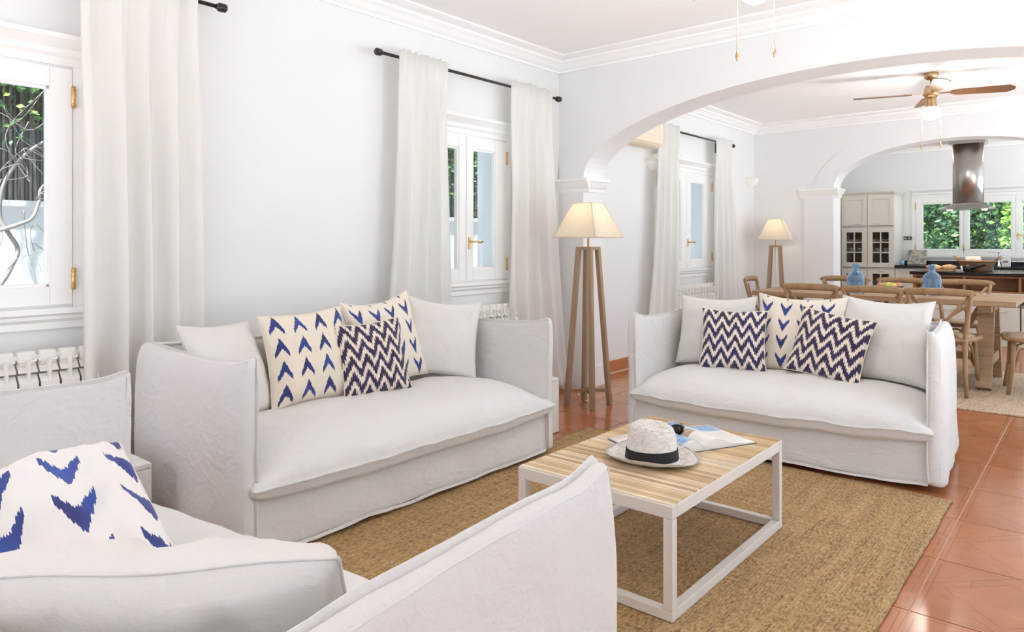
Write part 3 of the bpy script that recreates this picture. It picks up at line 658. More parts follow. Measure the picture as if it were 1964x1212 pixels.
# ------------------------------------------------------------------ coffee table with hat, magazine, sunglasses
TX0, TX1, TY0, TY1, TZ = 1.955, 2.605, 2.085, 3.105, .392
ct = thing('coffee_table', 'low coffee table with white metal frame and pale wood slat top', 'table', ((TX0+TX1)/2, (TY0+TY1)/2, RUGZ))
hx, hy, q = (TX1-TX0)/2, (TY1-TY0)/2, .034; h = TZ-RUGZ
for a, b_ in ((-1, -1), (1, -1), (1, 1), (-1, 1)):
    m = MB(); xa = a*hx-(q if a > 0 else 0); ya = b_*hy-(q if b_ > 0 else 0); m.box(xa, xa+q, ya, ya+q, q+.001, h-.045, .003); m.build('leg', WMET, ct)
for s_ in (-1, 1):
    for z0, z1, nm in ((0, q, 'floor_rail'), (h-.044, h-.001, 'apron')):
        m = MB(); ya = s_*hy-(q if s_ > 0 else 0); m.box(-hx, hx, ya, ya+q, z0, z1, .003); m.build(nm, WMET, ct)
        m = MB(); xa = s_*hx-(q if s_ > 0 else 0); m.box(xa, xa+q, -hy+q, hy-q, z0, z1, .003); m.build(nm, WMET, ct)
def slat_mat():
    m = wood('slat_wood', (.5, .33, .17), (.72, .55, .36), 0, .6, 5); t = nt(m); oi = t.nodes.new('ShaderNodeObjectInfo')
    cr = ramp(m, oi.outputs['Random'], [(0, (.42, .26, .12)), (.25, (.62, .44, .24)), (.5, (.74, .60, .42)), (.72, (.50, .34, .18)), (1, (.80, .70, .56))])
    f = noise_tex(m, coord(m, scale=(2.5, 20, 20)), 3, 5, .5, .65); e = ramp(m, f, [(.25, (.62, .60, .58)), (.7, (1.1, 1.08, 1.05))])
    n = t.nodes.new('ShaderNodeMix'); n.data_type = 'RGBA'; n.blend_type = 'MULTIPLY'; n.inputs[0].default_value = 1; t.links.new(cr, n.inputs[6]); t.links.new(e, n.inputs[7]); setc(m, n.outputs[2]); return m
SLAT = slat_mat(); ns = 44; sw_ = (2*hy-.012)/ns
me = MB().box(-hx+.003, hx-.003, -sw_/2+.0007, sw_/2-.0007, -.008, 0, .0012).mesh('slat'); me.materials.append(SLAT)
for i in range(ns): link('slat', me, ct, (0, -hy+.006+sw_*(i+.5), h+.003+rnd.uniform(-.0006, .0006)))
m = MB(); m.box(-hx+q, hx-q, -hy+q, hy-q, h-.02, h-.006); m.build('top_panel', TABW, ct)
TT = TZ+.0035
# hat
ht = thing('straw_hat', 'pale straw fedora with a black band on the coffee table', 'hat', (2.315, 2.475, TT), 20)
def straw():
    m = mat('straw_weave', (.72, .68, .62), .85); v = coord(m)
    f = noise_tex(m, coord(m, scale=(1, 1, 3)), 42, 4, .6, .7); t = nt(m); wv = t.nodes.new('ShaderNodeTexWave'); wv.wave_type = 'RINGS'; wv.rings_direction = 'Z'; wv.inputs['Scale'].default_value = 34; wv.inputs['Distortion'].default_value = 3; wv.inputs['Detail'].default_value = 3; t.links.new(v, wv.inputs['Vector'])
    setc(m, ramp(m, f, [(.30, (.36, .36, .38)), (.46, (.68, .64, .59)), (.7, (.80, .77, .73))])); setn(m, bump(m, wv.outputs['Fac'], .35, .004, bump(m, f, .4, .004))); return m
STRAW = straw(); m = MB(); n = 56; rings = []
prof = [(.168, .022), (.172, .026), (.15, .016), (.125, .008), (.104, .006), (.094, .012), (.092, .045), (.090, .08), (.086, .11), (.079, .132), (.066, .143), (.042, .142), (.018, .137), (.0005, .135)]
vs = []
for i, (r_, z) in enumerate(prof):
    for k in range(n):
        a = 2*math.pi*k/n; c_, s_ = math.cos(a), math.sin(a); x, y = r_*c_*1.07, r_*s_*.95; zz = z
        if r_ > .1: zz += .014*(r_-.1)/.07*abs(s_)**2+.004*nz(c_*2, s_*2, 1)-.008*(r_-.1)/.07*max(0, c_)
        if i >= 6:                                              # teardrop crease and front pinch
            kk = (i-6)/7; zz -= .026*math.exp(-(y/.022)**2)*max(0, kk-.25)*1.3; zz += .008*kk*(-c_)
            y *= 1-.28*max(0, c_)**3*kk*(1-.0)
        vs.append((x, y, zz))
fs = [(i*n+k, i*n+(k+1) % n, (i+1)*n+(k+1) % n, (i+1)*n+k) for i in range(len(prof)-1) for k in range(n)]
m.add(vs, fs, smooth=True); cr = m.build('crown_and_brim', STRAW, ht); so = cr.modifiers.new('t', 'SOLIDIFY'); so.thickness = .003; so.offset = -1
m = MB(); vs = []
for z, r_ in ((.010, .098), (.050, .0945), (.050, .0885), (.010, .092)):
    for k in range(n): a = 2*math.pi*k/n; vs.append((r_*math.cos(a)*1.07, r_*math.sin(a)*.95, z+.003*math.cos(a)))
m.add(vs, [(i*n+k, i*n+(k+1) % n, ((i+1) % 4)*n+(k+1) % n, ((i+1) % 4)*n+k) for i in range(4) for k in range(n)], smooth=False); m.build('hat_band', BAND, ht)
# magazine
def page_mat(name, seed):
    m = mat(name, (.80, .78, .74), .35); t = nt(m); uv = t.nodes.new('ShaderNodeTexCoord'); sp = t.nodes.new('ShaderNodeSeparateXYZ'); t.links.new(uv.outputs['UV'], sp.inputs[0])
    u, v = Nd(t, sp.outputs[0]), Nd(t, sp.outputs[1]); base = (.80, .775, .73)
    def rect(a, b_, c, d): return u.gt(a)*u.lt(b_)*v.gt(c)*v.lt(d)
    f = noise_tex(m, coord(m, 'UV', (3, 5, 1)), 2.2, 4); sky = ramp(m, f, [(.3, (.10, .24, .48)), (.55, (.30, .48, .70)), (.8, (.66, .76, .84))]); brn = ramp(m, f, [(.3, (.30, .19, .12)), (.7, (.62, .52, .42))])
    c = base
    if seed == 1:
        c = mixc(m, rect(.04, .97, .66, .97).k, base, sky); c = mixc(m, rect(.06, .22, .42, .58).k, c, brn); ln = ((v*52).frac().lt(.4))*rect(.34, .92, .08, .58); c = mixc(m, (ln*.25).k, c, (.2, .2, .2))
    else:
        c = mixc(m, rect(.45, .97, .05, .40).k, base, sky); c = mixc(m, rect(.5, .7, .36, .44).k, c, brn); ln = ((v*52).frac().lt(.4))*rect(.08, .9, .5, .92); c = mixc(m, (ln*.25).k, c, (.2, .2, .2))
    setc(m, c); return m
mg = thing('open_magazine', 'thick magazine lying open on the coffee table behind the hat', 'magazine', (2.283, 2.79, TT), 64)
PAPER = mat('paper_edges', (.72, .70, .66), .7); COVER = mat('magazine_cover', (.06, .07, .09), .35)
for s_, pm in ((1, page_mat('printed_page_text', 1)), (-1, page_mat('printed_page_photo', 2))):
    m = MB(); NU, NV, pw, ph = 18, 6, .27, .31
    def zt(u): return .004+.026*math.exp(-((u-.22)/.22)**2)*(1-math.exp(-(u/.07)**2))+.016*(1-u)*min(1, u*8)
    vs = []; uv = []
    for j in range(NV+1):
        for i in range(NU+1):
            u = i/NU; vs.append((s_*pw*u, ph*(j/NV-.5), zt(u)+.002)); uv.append((u if s_ > 0 else 1-u, j/NV))
    fs = [((a, a+1, a+NU+2, a+NU+1) if s_ > 0 else (a, a+NU+1, a+NU+2, a+1)) for j in range(NV) for i in range(NU) for a in [j*(NU+1)+i]]
    m.add(vs, fs, uv, True); pg = m.build('page', pm, mg); so = pg.modifiers.new('t', 'SOLIDIFY'); so.thickness = .0006
    m = MB(); vs = [(s_*pw*i/NU*.995, ph*e*.5*.995, z) for e in (-1, 1) for z in (0, 1) for i in range(NU+1)]
    vs = [(x, y, (.002 if z == 0 else zt(abs(x)/pw/.995)+.0008)) for x, y, z in vs]; n = NU+1
    fs = [(i, i+1, n+i+1, n+i) for i in range(NU)]+[(2*n+i, 3*n+i, 3*n+i+1, 2*n+i+1) for i in range(NU)]+[(NU, 2*n+NU, 3*n+NU, n+NU), ]+[(n+i, n+i+1, 3*n+i+1, 3*n+i) for i in range(NU)]
    m.add(vs, fs); m.build('page_block', PAPER, mg)
    m = MB(); m.box(min(0, s_*(pw+.004)), max(0, s_*(pw+.004)), -ph/2-.003, ph/2+.003, 0, .002); m.build('cover', COVER, mg)
sg = thing('sunglasses', 'black sunglasses on the open magazine beside the hat', 'sunglasses', (2.235, 2.77, TT+.024), 35)
GLS = mat('dark_lens', (.01, .008, .007), .08)
for s_ in (-1, 1):
    m = MB(); pts = [(s_*.034+.027*math.cos(a)*(1), 0, .022+.022*math.sin(a)) for a in lin(0, 2*math.pi, 20)[:-1]]; m.tube(pts, .003, 6, closed=True); m.build('rim', BLACK, sg)
    m = MB(); m.lathe([(.001, -.0008), (.026, -.0008), (.026, .0008), (.001, .0008)], 20); m.xf(Matrix.Translation((s_*.034, 0, .022)) @ Matrix.Diagonal((1, 1, .82, 1)) @ Matrix.Rotation(R(90), 4, 'X')); m.build('lens', GLS, sg)
    m = MB(); m.tube([(s_*.064, 0, .03), (s_*.067, .05, .027), (s_*.066, .11, .022), (s_*.064, .14, .004)], [.0035, .003, .003, .0025], 6); m.build('temple', BLACK, sg)
m = MB(); m.tube([(-.009, 0, .028), (0, -.003, .031), (.009, 0, .028)], .003, 6); m.build('bridge', BLACK, sg)

# ------------------------------------------------------------------ plank crates used as side tables
CRW = wood('whitewashed_plank', (.70, .68, .64), (.82, .80, .77), 0, .7)
def crate(x, y, label):
    t = thing('crate_table', label, 'side table', (x, y, 0), 0, 'whitewashed plank side tables'); s_, H_ = .20, .36
    for i in range(4):
        m = MB(); a = -s_+i*.1; m.box(a+.002, a+.098, -s_, s_, H_-.02, H_, .003); m.build('top_plank', CRW, t)
    for k in range(4):
        M = Matrix.Rotation(R(90*k), 4, 'Z')
        for i in range(4):
            m = MB(); a = -s_+i*.1; m.box(a+.002, a+.098, -s_, -s_+.018, .004, H_-.022, .003); m.xf(M); m.build('side_plank', CRW, t)
crate(.53, 1.04, 'whitewashed plank side table between the long sofa and the foreground sofa'); crate(.72, 3.56, 'whitewashed plank side table between the long sofa and the floor lamp')

# ------------------------------------------------------------------ floor lamps
def floor_lamp(x, y, rz, label, watts):
    t = thing('floor_lamp', label, 'floor lamp', (x, y, 0), rz, 'wooden floor lamps')
    for a, b_ in ((-1, -1), (1, -1), (1, 1), (-1, 1)):
        m = MB(); m.beam((a*.118, b_*.118, 0), (a*.052, b_*.052, 1.212), .034, .034, (0, 1, 0)); m.build('leg', OAK, t)
    m = MB(); m.box(-.068, .068, -.068, .068, 1.196, 1.222, .003); m.build('top_block', OAK, t)
    m = MB()
    for s_ in (1, -1): m.beam((-.112, -.112*s_, .115), (.112, .112*s_, .115), .026, .026)
    m.build('cross_stretcher', OAK, t)
    m = MB(); m.tube([(0, 0, 1.22), (0, 0, 1.40)], .007, 10); m.build('stem', BRASS, t)
    m = MB(); m.tube([(0, 0, .12), (0, 0, 1.2)], .004, 6); m.build('power_cable', WHITEP, t)
    m = MB(); b0, b1, z0, z1 = .195, .083, 1.293, 1.555; vs = []
    for s_, z in ((b0, z0), (b1, z1)): vs += [(-s_, -s_, z), (s_, -s_, z), (s_, s_, z), (-s_, s_, z)]
    m.add(vs, [(0, 1, 5, 4), (1, 2, 6, 5), (2, 3, 7, 6), (3, 0, 4, 7)]); sh = m.build('lamp_shade', SHADE, t); so = sh.modifiers.new('t', 'SOLIDIFY'); so.thickness = .003; so.offset = 0
    m = MB()
    for k in range(4): m.tube([vs[k], vs[4+k]], .0035, 6)
    for o_ in (0, 4): m.tube([vs[o_+k] for k in range(4)], .0035, 6, closed=True)
    m.build('shade_binding', SHADE, sh)
    m = MB(); m.lathe([(.004, 1.39), (.018, 1.40), (.018, 1.44), (.03, 1.47), (.03, 1.49), (.015, 1.515), (.001, 1.518)], 14); m.build('bulb', emis('lamp_bulb', (1, .82, .55), 6), t)
    ld = bpy.data.lights.new('lamp_light', 'POINT'); ld.energy = watts; ld.color = (1, .86, .66); ld.shadow_soft_size = .04
    lo = bpy.data.objects.new('lamp_light', ld); C.objects.link(lo); lo.parent = t; lo.location = (0, 0, 1.455)
    return t
floor_lamp(.632, 4.53, 0, 'square-shaded wooden floor lamp between the two white sofas', 3.5)
floor_lamp(.40, 9.22, 12, 'square-shaded wooden floor lamp behind the dining table', 3.5)
m = MB(); m.tube([(.58, 4.60, .006), (.50, 4.66, .006), (.47, 4.74, .008), (.40, 4.73, .006), (.36, 4.80, .006), (.22, 4.95, .006), (.10, 4.97, .01)], .0045, 6); tag(m.build('lamp_cord', WHITEP), 'white electric cord on the floor behind the lamp by the sofas', 'cord')

# ------------------------------------------------------------------ wall lamps, air conditioner
PLAST = mat('plaster_lamp', (.86, .85, .83), .6)
def sconce(y, label):
    t = thing('wall_lamp', label, 'wall lamp', (.0, y, 2.0), 0, 'plaster wall lamps'); m = MB(); n = 20; vs = []; pr = [(.015, 0), (.05, .012), (.095, .04), (.112, .08), (.118, .13), (.11, .13), (.10, .08), (.05, .03)]
    for r_, z in pr:
        for k in range(n+1): a = -math.pi/2+math.pi*k/n; vs.append((max(.001, r_*math.cos(a)), r_*math.sin(a)*1.0, z))
    m.add(vs, [(i*(n+1)+k, i*(n+1)+k+1, (i+1)*(n+1)+k+1, (i+1)*(n+1)+k) for i in range(len(pr)-1) for k in range(n)], smooth=True); m.build('bowl', PLAST, t)
    m = MB(); m.lathe([(.001, .06), (.022, .07), (.022, .10), (.001, .115)], 10, (.05, 0, 0)); m.build('bulb', emis('wall_lamp_bulb', (1, .9, .7), 3), t)
sconce(9.36, 'white plaster bowl wall lamp in the corner above the far floor lamp'); sconce(6.66, 'white plaster bowl wall lamp half hidden below the air conditioner')
ac = thing('air_conditioner', 'cream wall-mounted air conditioner high beside the dining curtain', 'air conditioner', (0, 5.70, 2.235))
m = MB(); pr = [(0, 0), (.15, 0), (.19, .03), (.20, .09), (.195, .24), (.17, .27), (0, .27)]; m.extrude(pr, (0, 0, 0), (0, .86, 0), (1, 0, 0)); m.build('casing', CREAM, ac)
m = MB(); m.beam((.10, .05, -.004), (.10, .81, -.004), .05, .006); m.build('louvre', mat('cream_louvre', (.72, .62, .48), .5), ac); m = MB(); m.beam((.165, .05, .010), (.165, .81, .010), .045, .006); m.build('louvre', CREAM, ac)
m = MB(); m.box(.199, .203, .06, .80, .10, .225, .001); m.build('front_grille', CREAM, ac)

# ------------------------------------------------------------------ ceiling fans
def fan(x, y, ang, label):
    t = thing('ceiling_fan', label, 'ceiling fan', (x, y, ZC), 0, 'four-blade ceiling fans')
    m = MB(); m.lathe([(.06, 0), (.062, -.025), (.058, -.045), (.04, -.06), (.02, -.066)], 28); m.build('canopy', ABR, t)
    m = MB(); m.tube([(0, 0, -.06), (0, 0, -.13)], .011, 10); m.build('downrod', ABR, t)
    m = MB(); m.lathe([(.02, -.12), (.05, -.125), (.062, -.15), (.066, -.185), (.07, -.19), (.072, -.205), (.06, -.215), (.045, -.235)], 28); m.build('motor_housing', ABR, t)
    m = MB(); m.lathe([(.045, -.23), (.042, -.275), (.045, -.30), (.052, -.315), (.05, -.325), (.03, -.325)], 24); m.build('light_fitter', ABR, t)
    m = MB(); m.lathe([(.05, -.322), (.078, -.335), (.088, -.355), (.083, -.385), (.065, -.415), (.036, -.437), (.001, -.445)], 28); m.build('globe', GLOBE, t)
    for k in range(4):
        bl = MB(); L0, L1, w0, w1 = .16, .66, .055, .07
        pts = [(L0, -w0*.4), (L0+.05, -w0), (L1-.05, -w1), (L1, -w1*.35), (L1, w1*.35), (L1-.05, w1), (L0+.05, w0), (L0, w0*.4)]
        vs = [(a, b_, z) for z in (-.004, .004) for a, b_ in pts]; n = 8; bl.add(vs, [tuple(range(n-1, -1, -1)), tuple(range(n, 2*n))]+[(i, (i+1) % n, n+(i+1) % n, n+i) for i in range(n)])
        Mx = Matrix.Rotation(R(ang+90*k), 4, 'Z') @ Matrix.Translation((0, 0, -.195)) @ Matrix.Rotation(R(-14), 4, 'X'); bl.xf(Mx); bo = bl.build('blade', WALN, t)
        br = MB(); br.beam((.055, 0, .0), (.17, 0, .006), .022, .006); br.beam((.16, 0, .008), (.24, 0, .008), .06, .004)
        for sy_ in (-.018, .018): br.lathe([(.006, .008), (.006, .014)], 8, (.215, sy_, 0))
        br.xf(Mx); br.build('blade_bracket', ABR, bo)
    for s_, le in ((-1, .70), (1, .68)):
        cx_, cy_ = .069*s_, .058*s_
        m = MB(); m.tube([(cx_*.45, cy_*.45, -.29), (cx_*.9, cy_*.9, -.30), (cx_, cy_, -.33), (cx_, cy_, -le+.03)], .0016, 6)
        for i in range(30): m.lathe([(.0005, -.0024), (.0024, 0), (.0005, .0024)], 6, (cx_, cy_, -.34-i*(le-.38)/30))
        ch = m.build('pull_chain', ABR, t); m = MB(); m.lathe([(.002, .034), (.005, .03), (.004, .022), (.008, .010), (.008, -.004), (.004, -.018), (.001, -.022)], 10, (cx_, cy_, -le)); m.build('pull_knob', ABR, ch)
    ld = bpy.data.lights.new('fan_light', 'POINT'); ld.energy = 22; ld.color = (1, .96, .90); ld.shadow_soft_size = .09
    lo = bpy.data.objects.new('fan_light', ld); C.objects.link(lo); lo.parent = t; lo.location = (0, 0, -.50)
fan(2.39, 3.36, 50, 'ceiling fan over the coffee table with two hanging pull chains'); fan(2.43, 7.61, 17, 'brass and walnut ceiling fan above the dining table')

# ------------------------------------------------------------------ dining table and chairs
DT = .77
dt = thing('dining_table', 'long rustic wooden trestle dining table', 'table', (2.04, 7.475, 0))
for i in range(5):
    m = MB(); w5 = .95/5; m.box(-1.09, 1.09, -.475+i*w5+.001, -.475+(i+1)*w5-.001, DT-.045, DT+rnd.uniform(-.001, .001), .003); m.build('top_plank', TABW, dt)
for sx in (-1, 1):
    for sy in (-1, 1):
        m = MB(); m.beam((sx*.86, sy*.16, DT-.05), (sx*.86, sy*.40, RUGZ+.013), .115, .075, (0, 1, 0)); m.build('trestle_leg', TABW, dt)
    m = MB(); m.box(sx*.86-.05, sx*.86+.05, -.36, .36, DT-.11, DT-.046, .004); m.build('trestle_head', TABW, dt); m = MB(); m.box(sx*.86-.045, sx*.86+.045, -.27, .27, .20, .28, .004); m.build('trestle_beam', TABW, dt)
m = MB(); m.box(-.86, .86, -.045, .045, .21, .27, .004); m.beam((-.55, 0, .25), (-.80, 0, DT-.08), .06, .05); m.beam((.55, 0, .25), (.80, 0, DT-.08), .06, .05); m.build('stretcher', TABW, dt)
RATTAN = jute('rattan_seat', (.62, .47, .29), (.76, .62, .42), .35)
def chair(label):
    t = thing('dining_chair', label, 'chair', (0, 0, 0), 0, 'cross-back dining chairs')
    ol = [(-.17, -.20), (.17, -.20), (.215, -.05), (.235, .12), (.20, .21), (.10, .235), (-.10, .235), (-.20, .21), (-.235, .12), (-.215, -.05)]
    m = MB(); m.tube([(a, b_, .45) for a, b_ in ol], .02, 10, closed=True, flat=1.0); m.build('seat_frame', OAKX, t)
    m = MB(); v = [(0, .02, .475)]+[(a*.8, b_*.8, .472) for a, b_ in ol]+[(a*.96, b_*.96, .455) for a, b_ in ol]+[(a*.96, b_*.96, .445) for a, b_ in ol]; n = len(ol)
    m.add(v, [(0, 1+i, 1+(i+1) % n) for i in range(n)]+[(1+r_*n+i, 1+(r_+1)*n+i, 1+(r_+1)*n+(i+1) % n, 1+r_*n+(i+1) % n) for r_ in (0, 1) for i in range(n)], smooth=True); m.build('woven_seat', RATTAN, t)
    for s_ in (-1, 1):
        m = MB(); m.tube([(s_*.19, -.235, 0), (s_*.178, -.205, .2), (s_*.175, -.195, .45), (s_*.195, -.215, .62), (s_*.222, -.255, .80), (s_*.228, -.265, .845)], [.015, .018, .02, .018, .016, .015], 10); m.build('rear_post', OAKX, t)
        m = MB(); m.tube([(s_*.215, .215, 0), (s_*.20, .185, .22), (s_*.185, .175, .45)], [.015, .018, .02], 10); m.build('front_leg', OAKX, t)
        m = MB(); m.tube([(s_*.19, .18, .20), (s_*.175, .13, .36), (s_*.155, .04, .415), (s_*.155, -.05, .415), (s_*.165, -.15, .36), (s_*.178, -.20, .20)], .010, 8); m.build('side_hoop', OAKX, t)
        m = MB(); m.tube([(s_*.20, -.232, .80), (s_*.06, -.225-.006*s_, .62), (-s_*.10, -.205-.006*s_, .50), (-s_*.15, -.20, .45)], .013, 8, flat=.55); m.build('cross_slat', OAKX, t)
        m = MB(); m.lathe([(.006, 0), (.006, .004)], 8); m.xf(Matrix.Translation((s_*.205, -.258, .808)) @ Matrix.Rotation(R(90), 4, 'X')); m.build('bolt', BLACK, t)
    m = MB(); m.tube([(-.185, .178, .20), (-.13, .172, .36), (0, .17, .41), (.13, .172, .36), (.185, .178, .20)], .010, 8); m.build('front_hoop', OAKX, t)
    m = MB(); vs = []; N = 20
    for i in range(N+1):
        a = -1+2*i/N; x = a*.262; y = -.283+.03*a*a; hh = .030*(1-.30*abs(a)**6); zc_ = .832+.010*(1-a*a)
        e = 1 if abs(a) < 1 else .35
        for k in range(8): b_ = 2*math.pi*k/8; vs.append((x, y+.0135*math.cos(b_)*e, zc_+hh*math.sin(b_)*e))
    m.add(vs, [(i*8+k, i*8+(k+1) % 8, (i+1)*8+(k+1) % 8, (i+1)*8+k) for i in range(N) for k in range(8)]+[tuple(range(7, -1, -1)), tuple(range(N*8, N*8+8))], smooth=True); m.build('top_rail', OAKX, t)
    return t
ch0 = chair('cross-back wooden chair on the sofa side of the dining table, towards the window end')
spots = [(1.64, 6.87, 0, None), (2.145, 6.87, 1, 'middle cross-back wooden chair on the sofa side of the dining table'), (2.65, 6.87, -1, 'cross-back wooden chair on the sofa side of the dining table, away from the window'),
         (1.47, 8.13, 181, 'cross-back wooden chair on the kitchen side of the table, towards the window'), (2.045, 8.13, 180, 'middle cross-back wooden chair on the kitchen side of the table'), (2.585, 8.13, 179, 'cross-back wooden chair on the kitchen side of the table, away from the window'),
         (.93, 7.72, -84, 'cross-back wooden chair at the window end of the dining table'), (3.26, 7.24, 98, 'cross-back wooden chair with rattan seat at the table end away from the window')]
for i, (x, y, a, lab) in enumerate(spots):
    o = ch0 if i == 0 else copy_tree(ch0)
    o.location = (x, y, RUGZ); o.rotation_euler = (0, 0, R(a))
    if lab: o['label'] = lab
def demijohn(x, y, label):
    t = thing('glass_bottle', label, 'bottle', (x, y, DT+.001), 0, 'blue glass demijohns'); m = MB()
    outer = [(.001, .004), (.072, .0), (.078, .008), (.079, .06), (.078, .14), (.07, .175), (.05, .20), (.03, .213), (.026, .225), (.026, .258), (.031, .262), (.031, .277), (.026, .281)]
    inner = [(r_-.0045 if r_ > .01 else .001, max(z, .008)) for r_, z in outer]
    m.lathe(outer+inner[::-1], 28); m.build('body', BLUEG, t)
    m = MB()
    for k in range(9):
        z = .05+k*.009; L = .30*(1 if k % 3 else .7)
        m.add([(.0797*math.cos(a), .0797*math.sin(a), zz) for a in lin(-math.pi/2-.35-L, -math.pi/2-.35+L, 8) for zz in (z, z+.004)], [(2*i, 2*i+2, 2*i+3, 2*i+1) for i in range(8)])
    m.build('embossed_lines', BLUEG, t)
demijohn(1.85, 7.30, 'blue glass demijohn on the table near the window end'); demijohn(2.47, 7.40, 'blue glass demijohn on the table in front of the kitchen island')
bw = tag(MB().lathe([(.05, 0), (.06, .004), (.10, .03), (.145, .06), (.14, .062), (.095, .036), (.05, .012), (.001, .01)], 28).build('fruit_bowl', mat('bowl_dark', (.05, .03, .025), .4), loc=(2.06, 7.62, DT+.001)), 'dark shallow bowl of fruit on the dining table', 'bowl')
fc = [mat('fruit_yellow', (.75, .55, .14), .45), mat('fruit_red', (.65, .28, .14), .4), mat('fruit_green', (.35, .50, .08), .4)]
for i, (a, b_, z, k) in enumerate(((-.06, -.02, .055, 1), (0, .04, .06, 0), (.05, -.03, .055, 0), (.03, .06, .055, 1), (-.04, .05, .055, 2), (0, -.06, .055, 2), (.085, .02, .06, 1))):
    t = thing('fruit', ('round yellow fruit in the dark bowl', 'round reddish fruit in the dark bowl', 'round green fruit in the dark bowl')[k], 'fruit', (2.06+a, 7.62+b_, DT+z+.002), i*40, 'fruit in the bowl')
    m = MB(); m.lathe([(.001, -.032), (.018, -.034), (.034, -.012), (.037, .008), (.026, .03), (.008, .034), (.001, .029)], 14); m.build('flesh', fc[k], t); m = MB(); m.tube([(0, 0, .029), (.003, 0, .045)], .0018, 5); m.build('stem', BARK, t)
ds = MB(); ds.lathe([(.03, 0), (.05, .012), (.07, .03), (.068, .032), (.045, .014), (.001, .006)], 20); tag(ds.build('glass_dish', BLUEG, loc=(2.27, 7.46, DT+.001)), 'small shallow blue glass dish between bowl and demijohn', 'dish')

# ------------------------------------------------------------------ kitchen
def shaker(m, x0, x1, z0, z1, y, fr=.065, th=.02):
    m.box(x0, x0+fr, y, y+th, z0, z1, .002); m.box(x1-fr, x1, y, y+th, z0, z1, .002); m.box(x0+fr, x1-fr, y, y+th, z1-fr, z1, .002); m.box(x0+fr, x1-fr, y, y+th, z0, z0+fr, .002); m.box(x0+fr, x1-fr, y+.009, y+th-.002, z0+fr, z1-fr)
def bow_handle(x, z, y, L=.10):
    m = MB(); m.tube([(x-L/2, y, z), (x-L/2+.008, y-.022, z), (x, y-.027, z), (x+L/2-.008, y-.022, z), (x+L/2, y, z)], .0045, 8); return m
BACKW = mat('cabinet_wood_back', (.55, .36, .18), .6)
tc = thing('tall_cabinet', 'tall cream kitchen dresser cabinet with glazed doors', 'cabinet', (.35, 12.4, 0)); W3, D3, H3 = .785, .58, 2.03
m = MB(); m.box(0, .02, .02, D3, .09, H3); m.box(W3-.02, W3, .02, D3, .09, H3); m.box(.02, W3-.02, .02, D3, H3-.02, H3); m.box(.02, W3-.02, .02, D3, .09, .11); m.box(W3/2-.01, W3/2+.01, .03, D3-.02, .11, H3-.02); m.box(.0, W3, .05, D3, 0, .09)
m.box(.02, W3-.02, .02, D3-.02, 1.505, 1.525); m.box(.02, W3-.02, .02, D3-.02, .835, .85); m.build('carcass', CAB, tc)
m = MB(); m.box(.02, W3-.02, D3-.02, D3, .11, H3-.02); m.build('back_panel', BACKW, tc)
for z in (1.08, 1.29, .48): m = MB(); m.box(.02, W3-.02, .06, D3-.02, z, z+.016); m.build('shelf', BACKW, tc)
m = MB(); pr = [(0, 0), (.012, 0), (.02, .02), (.045, .045), (.05, .06), (0, .06)]; m.extrude(pr, (-.0, .02, H3-.015), (W3+.04, .02, H3-.015), (0, -1, 0)); m.extrude(pr, (W3, -.03, H3-.015), (W3, D3, H3-.015), (1, 0, 0)); m.box(0, W3, .02, D3, H3, H3+.045); m.build('crown', CAB, tc)
for i in range(2):
    a, b_ = i*W3/2+.004, (i+1)*W3/2-.004
    m = MB(); shaker(m, a, b_, 1.53, H3-.012, 0); d = m.build('panel_door', CAB, tc); bow_handle((a+b_)/2+(.05 if i == 0 else -.05), 1.555, 0).build('handle', CHROME, d)
    for (za, zb, hz) in ((.86, 1.50, None), (.12, .83, .80)):
        m = MB(); fr = .075; m.box(a, a+fr, 0, .02, za, zb, .002); m.box(b_-fr, b_, 0, .02, za, zb, .002); m.box(a+fr, b_-fr, 0, .02, zb-fr, zb, .002); m.box(a+fr, b_-fr, 0, .02, za, za+fr, .002)
        xm = (a+b_)/2; m.box(xm-.008, xm+.008, .003, .017, za+fr, zb-fr); hh = (zb-za-2*fr)/3
        for k in (1, 2): m.box(a+fr, b_-fr, .003, .017, za+fr+hh*k-.008, za+fr+hh*k+.008)
        d = m.build('glazed_door', CAB, tc)
        for k in range(3):
            for e in range(2):
                m = MB(); xa = a+fr if e == 0 else xm+.008; xb = xm-.008 if e == 0 else b_-fr; m.box(xa, xb, .009, .012, za+fr+hh*k+.006, za+fr+hh*(k+1)-.006); m.build('pane', PANE, d)
        if hz: bow_handle(xm, hz, 0, .09).build('handle', CHROME, d)
CHINA = mat('white_china', (.82, .81, .79), .25); TUMB = pane_mat('tumbler_glass', (.88, .9, .9), 1.2)
for i in range(6):
    m = MB(); m.lathe([(.001, .003), (.026, .0), (.034, .10), (.032, .10), (.025, .006), (.001, .008)], 14); tag(m.build('tumbler', TUMB, loc=(.35+.10+i*.095+(.05 if i > 2 else 0), 12.62, 1.307)), 'clear drinking glass on the upper shelf of the dresser', 'glass', 'glasses in the dresser')
for i in range(4):
    x = .35+.12+(i % 2)*.13+(i//2)*.385
    for k in range(3): m = MB(); m.lathe([(.03, 0), (.055, .018), (.053, .02), (.028, .004), (.001, .004)], 16); tag(m.build('bowl', CHINA, loc=(x, 12.6, 1.0975+k*.024)), 'white china bowl stacked on the middle shelf of the dresser', 'bowl', 'bowls in the dresser')
for i in range(4):
    m = MB(); m.lathe([(.05, 0), (.052, .10), (.048, .10), (.046, .006), (.001, .005)], 16); tag(m.build('pot', mat('dark_pot', (.045, .05, .04), .5), loc=(.35+.12+(i % 2)*.14+(i//2)*.375, 12.6, .853)), 'dark pot at the bottom of the glazed dresser', 'pot', 'pots in the dresser')
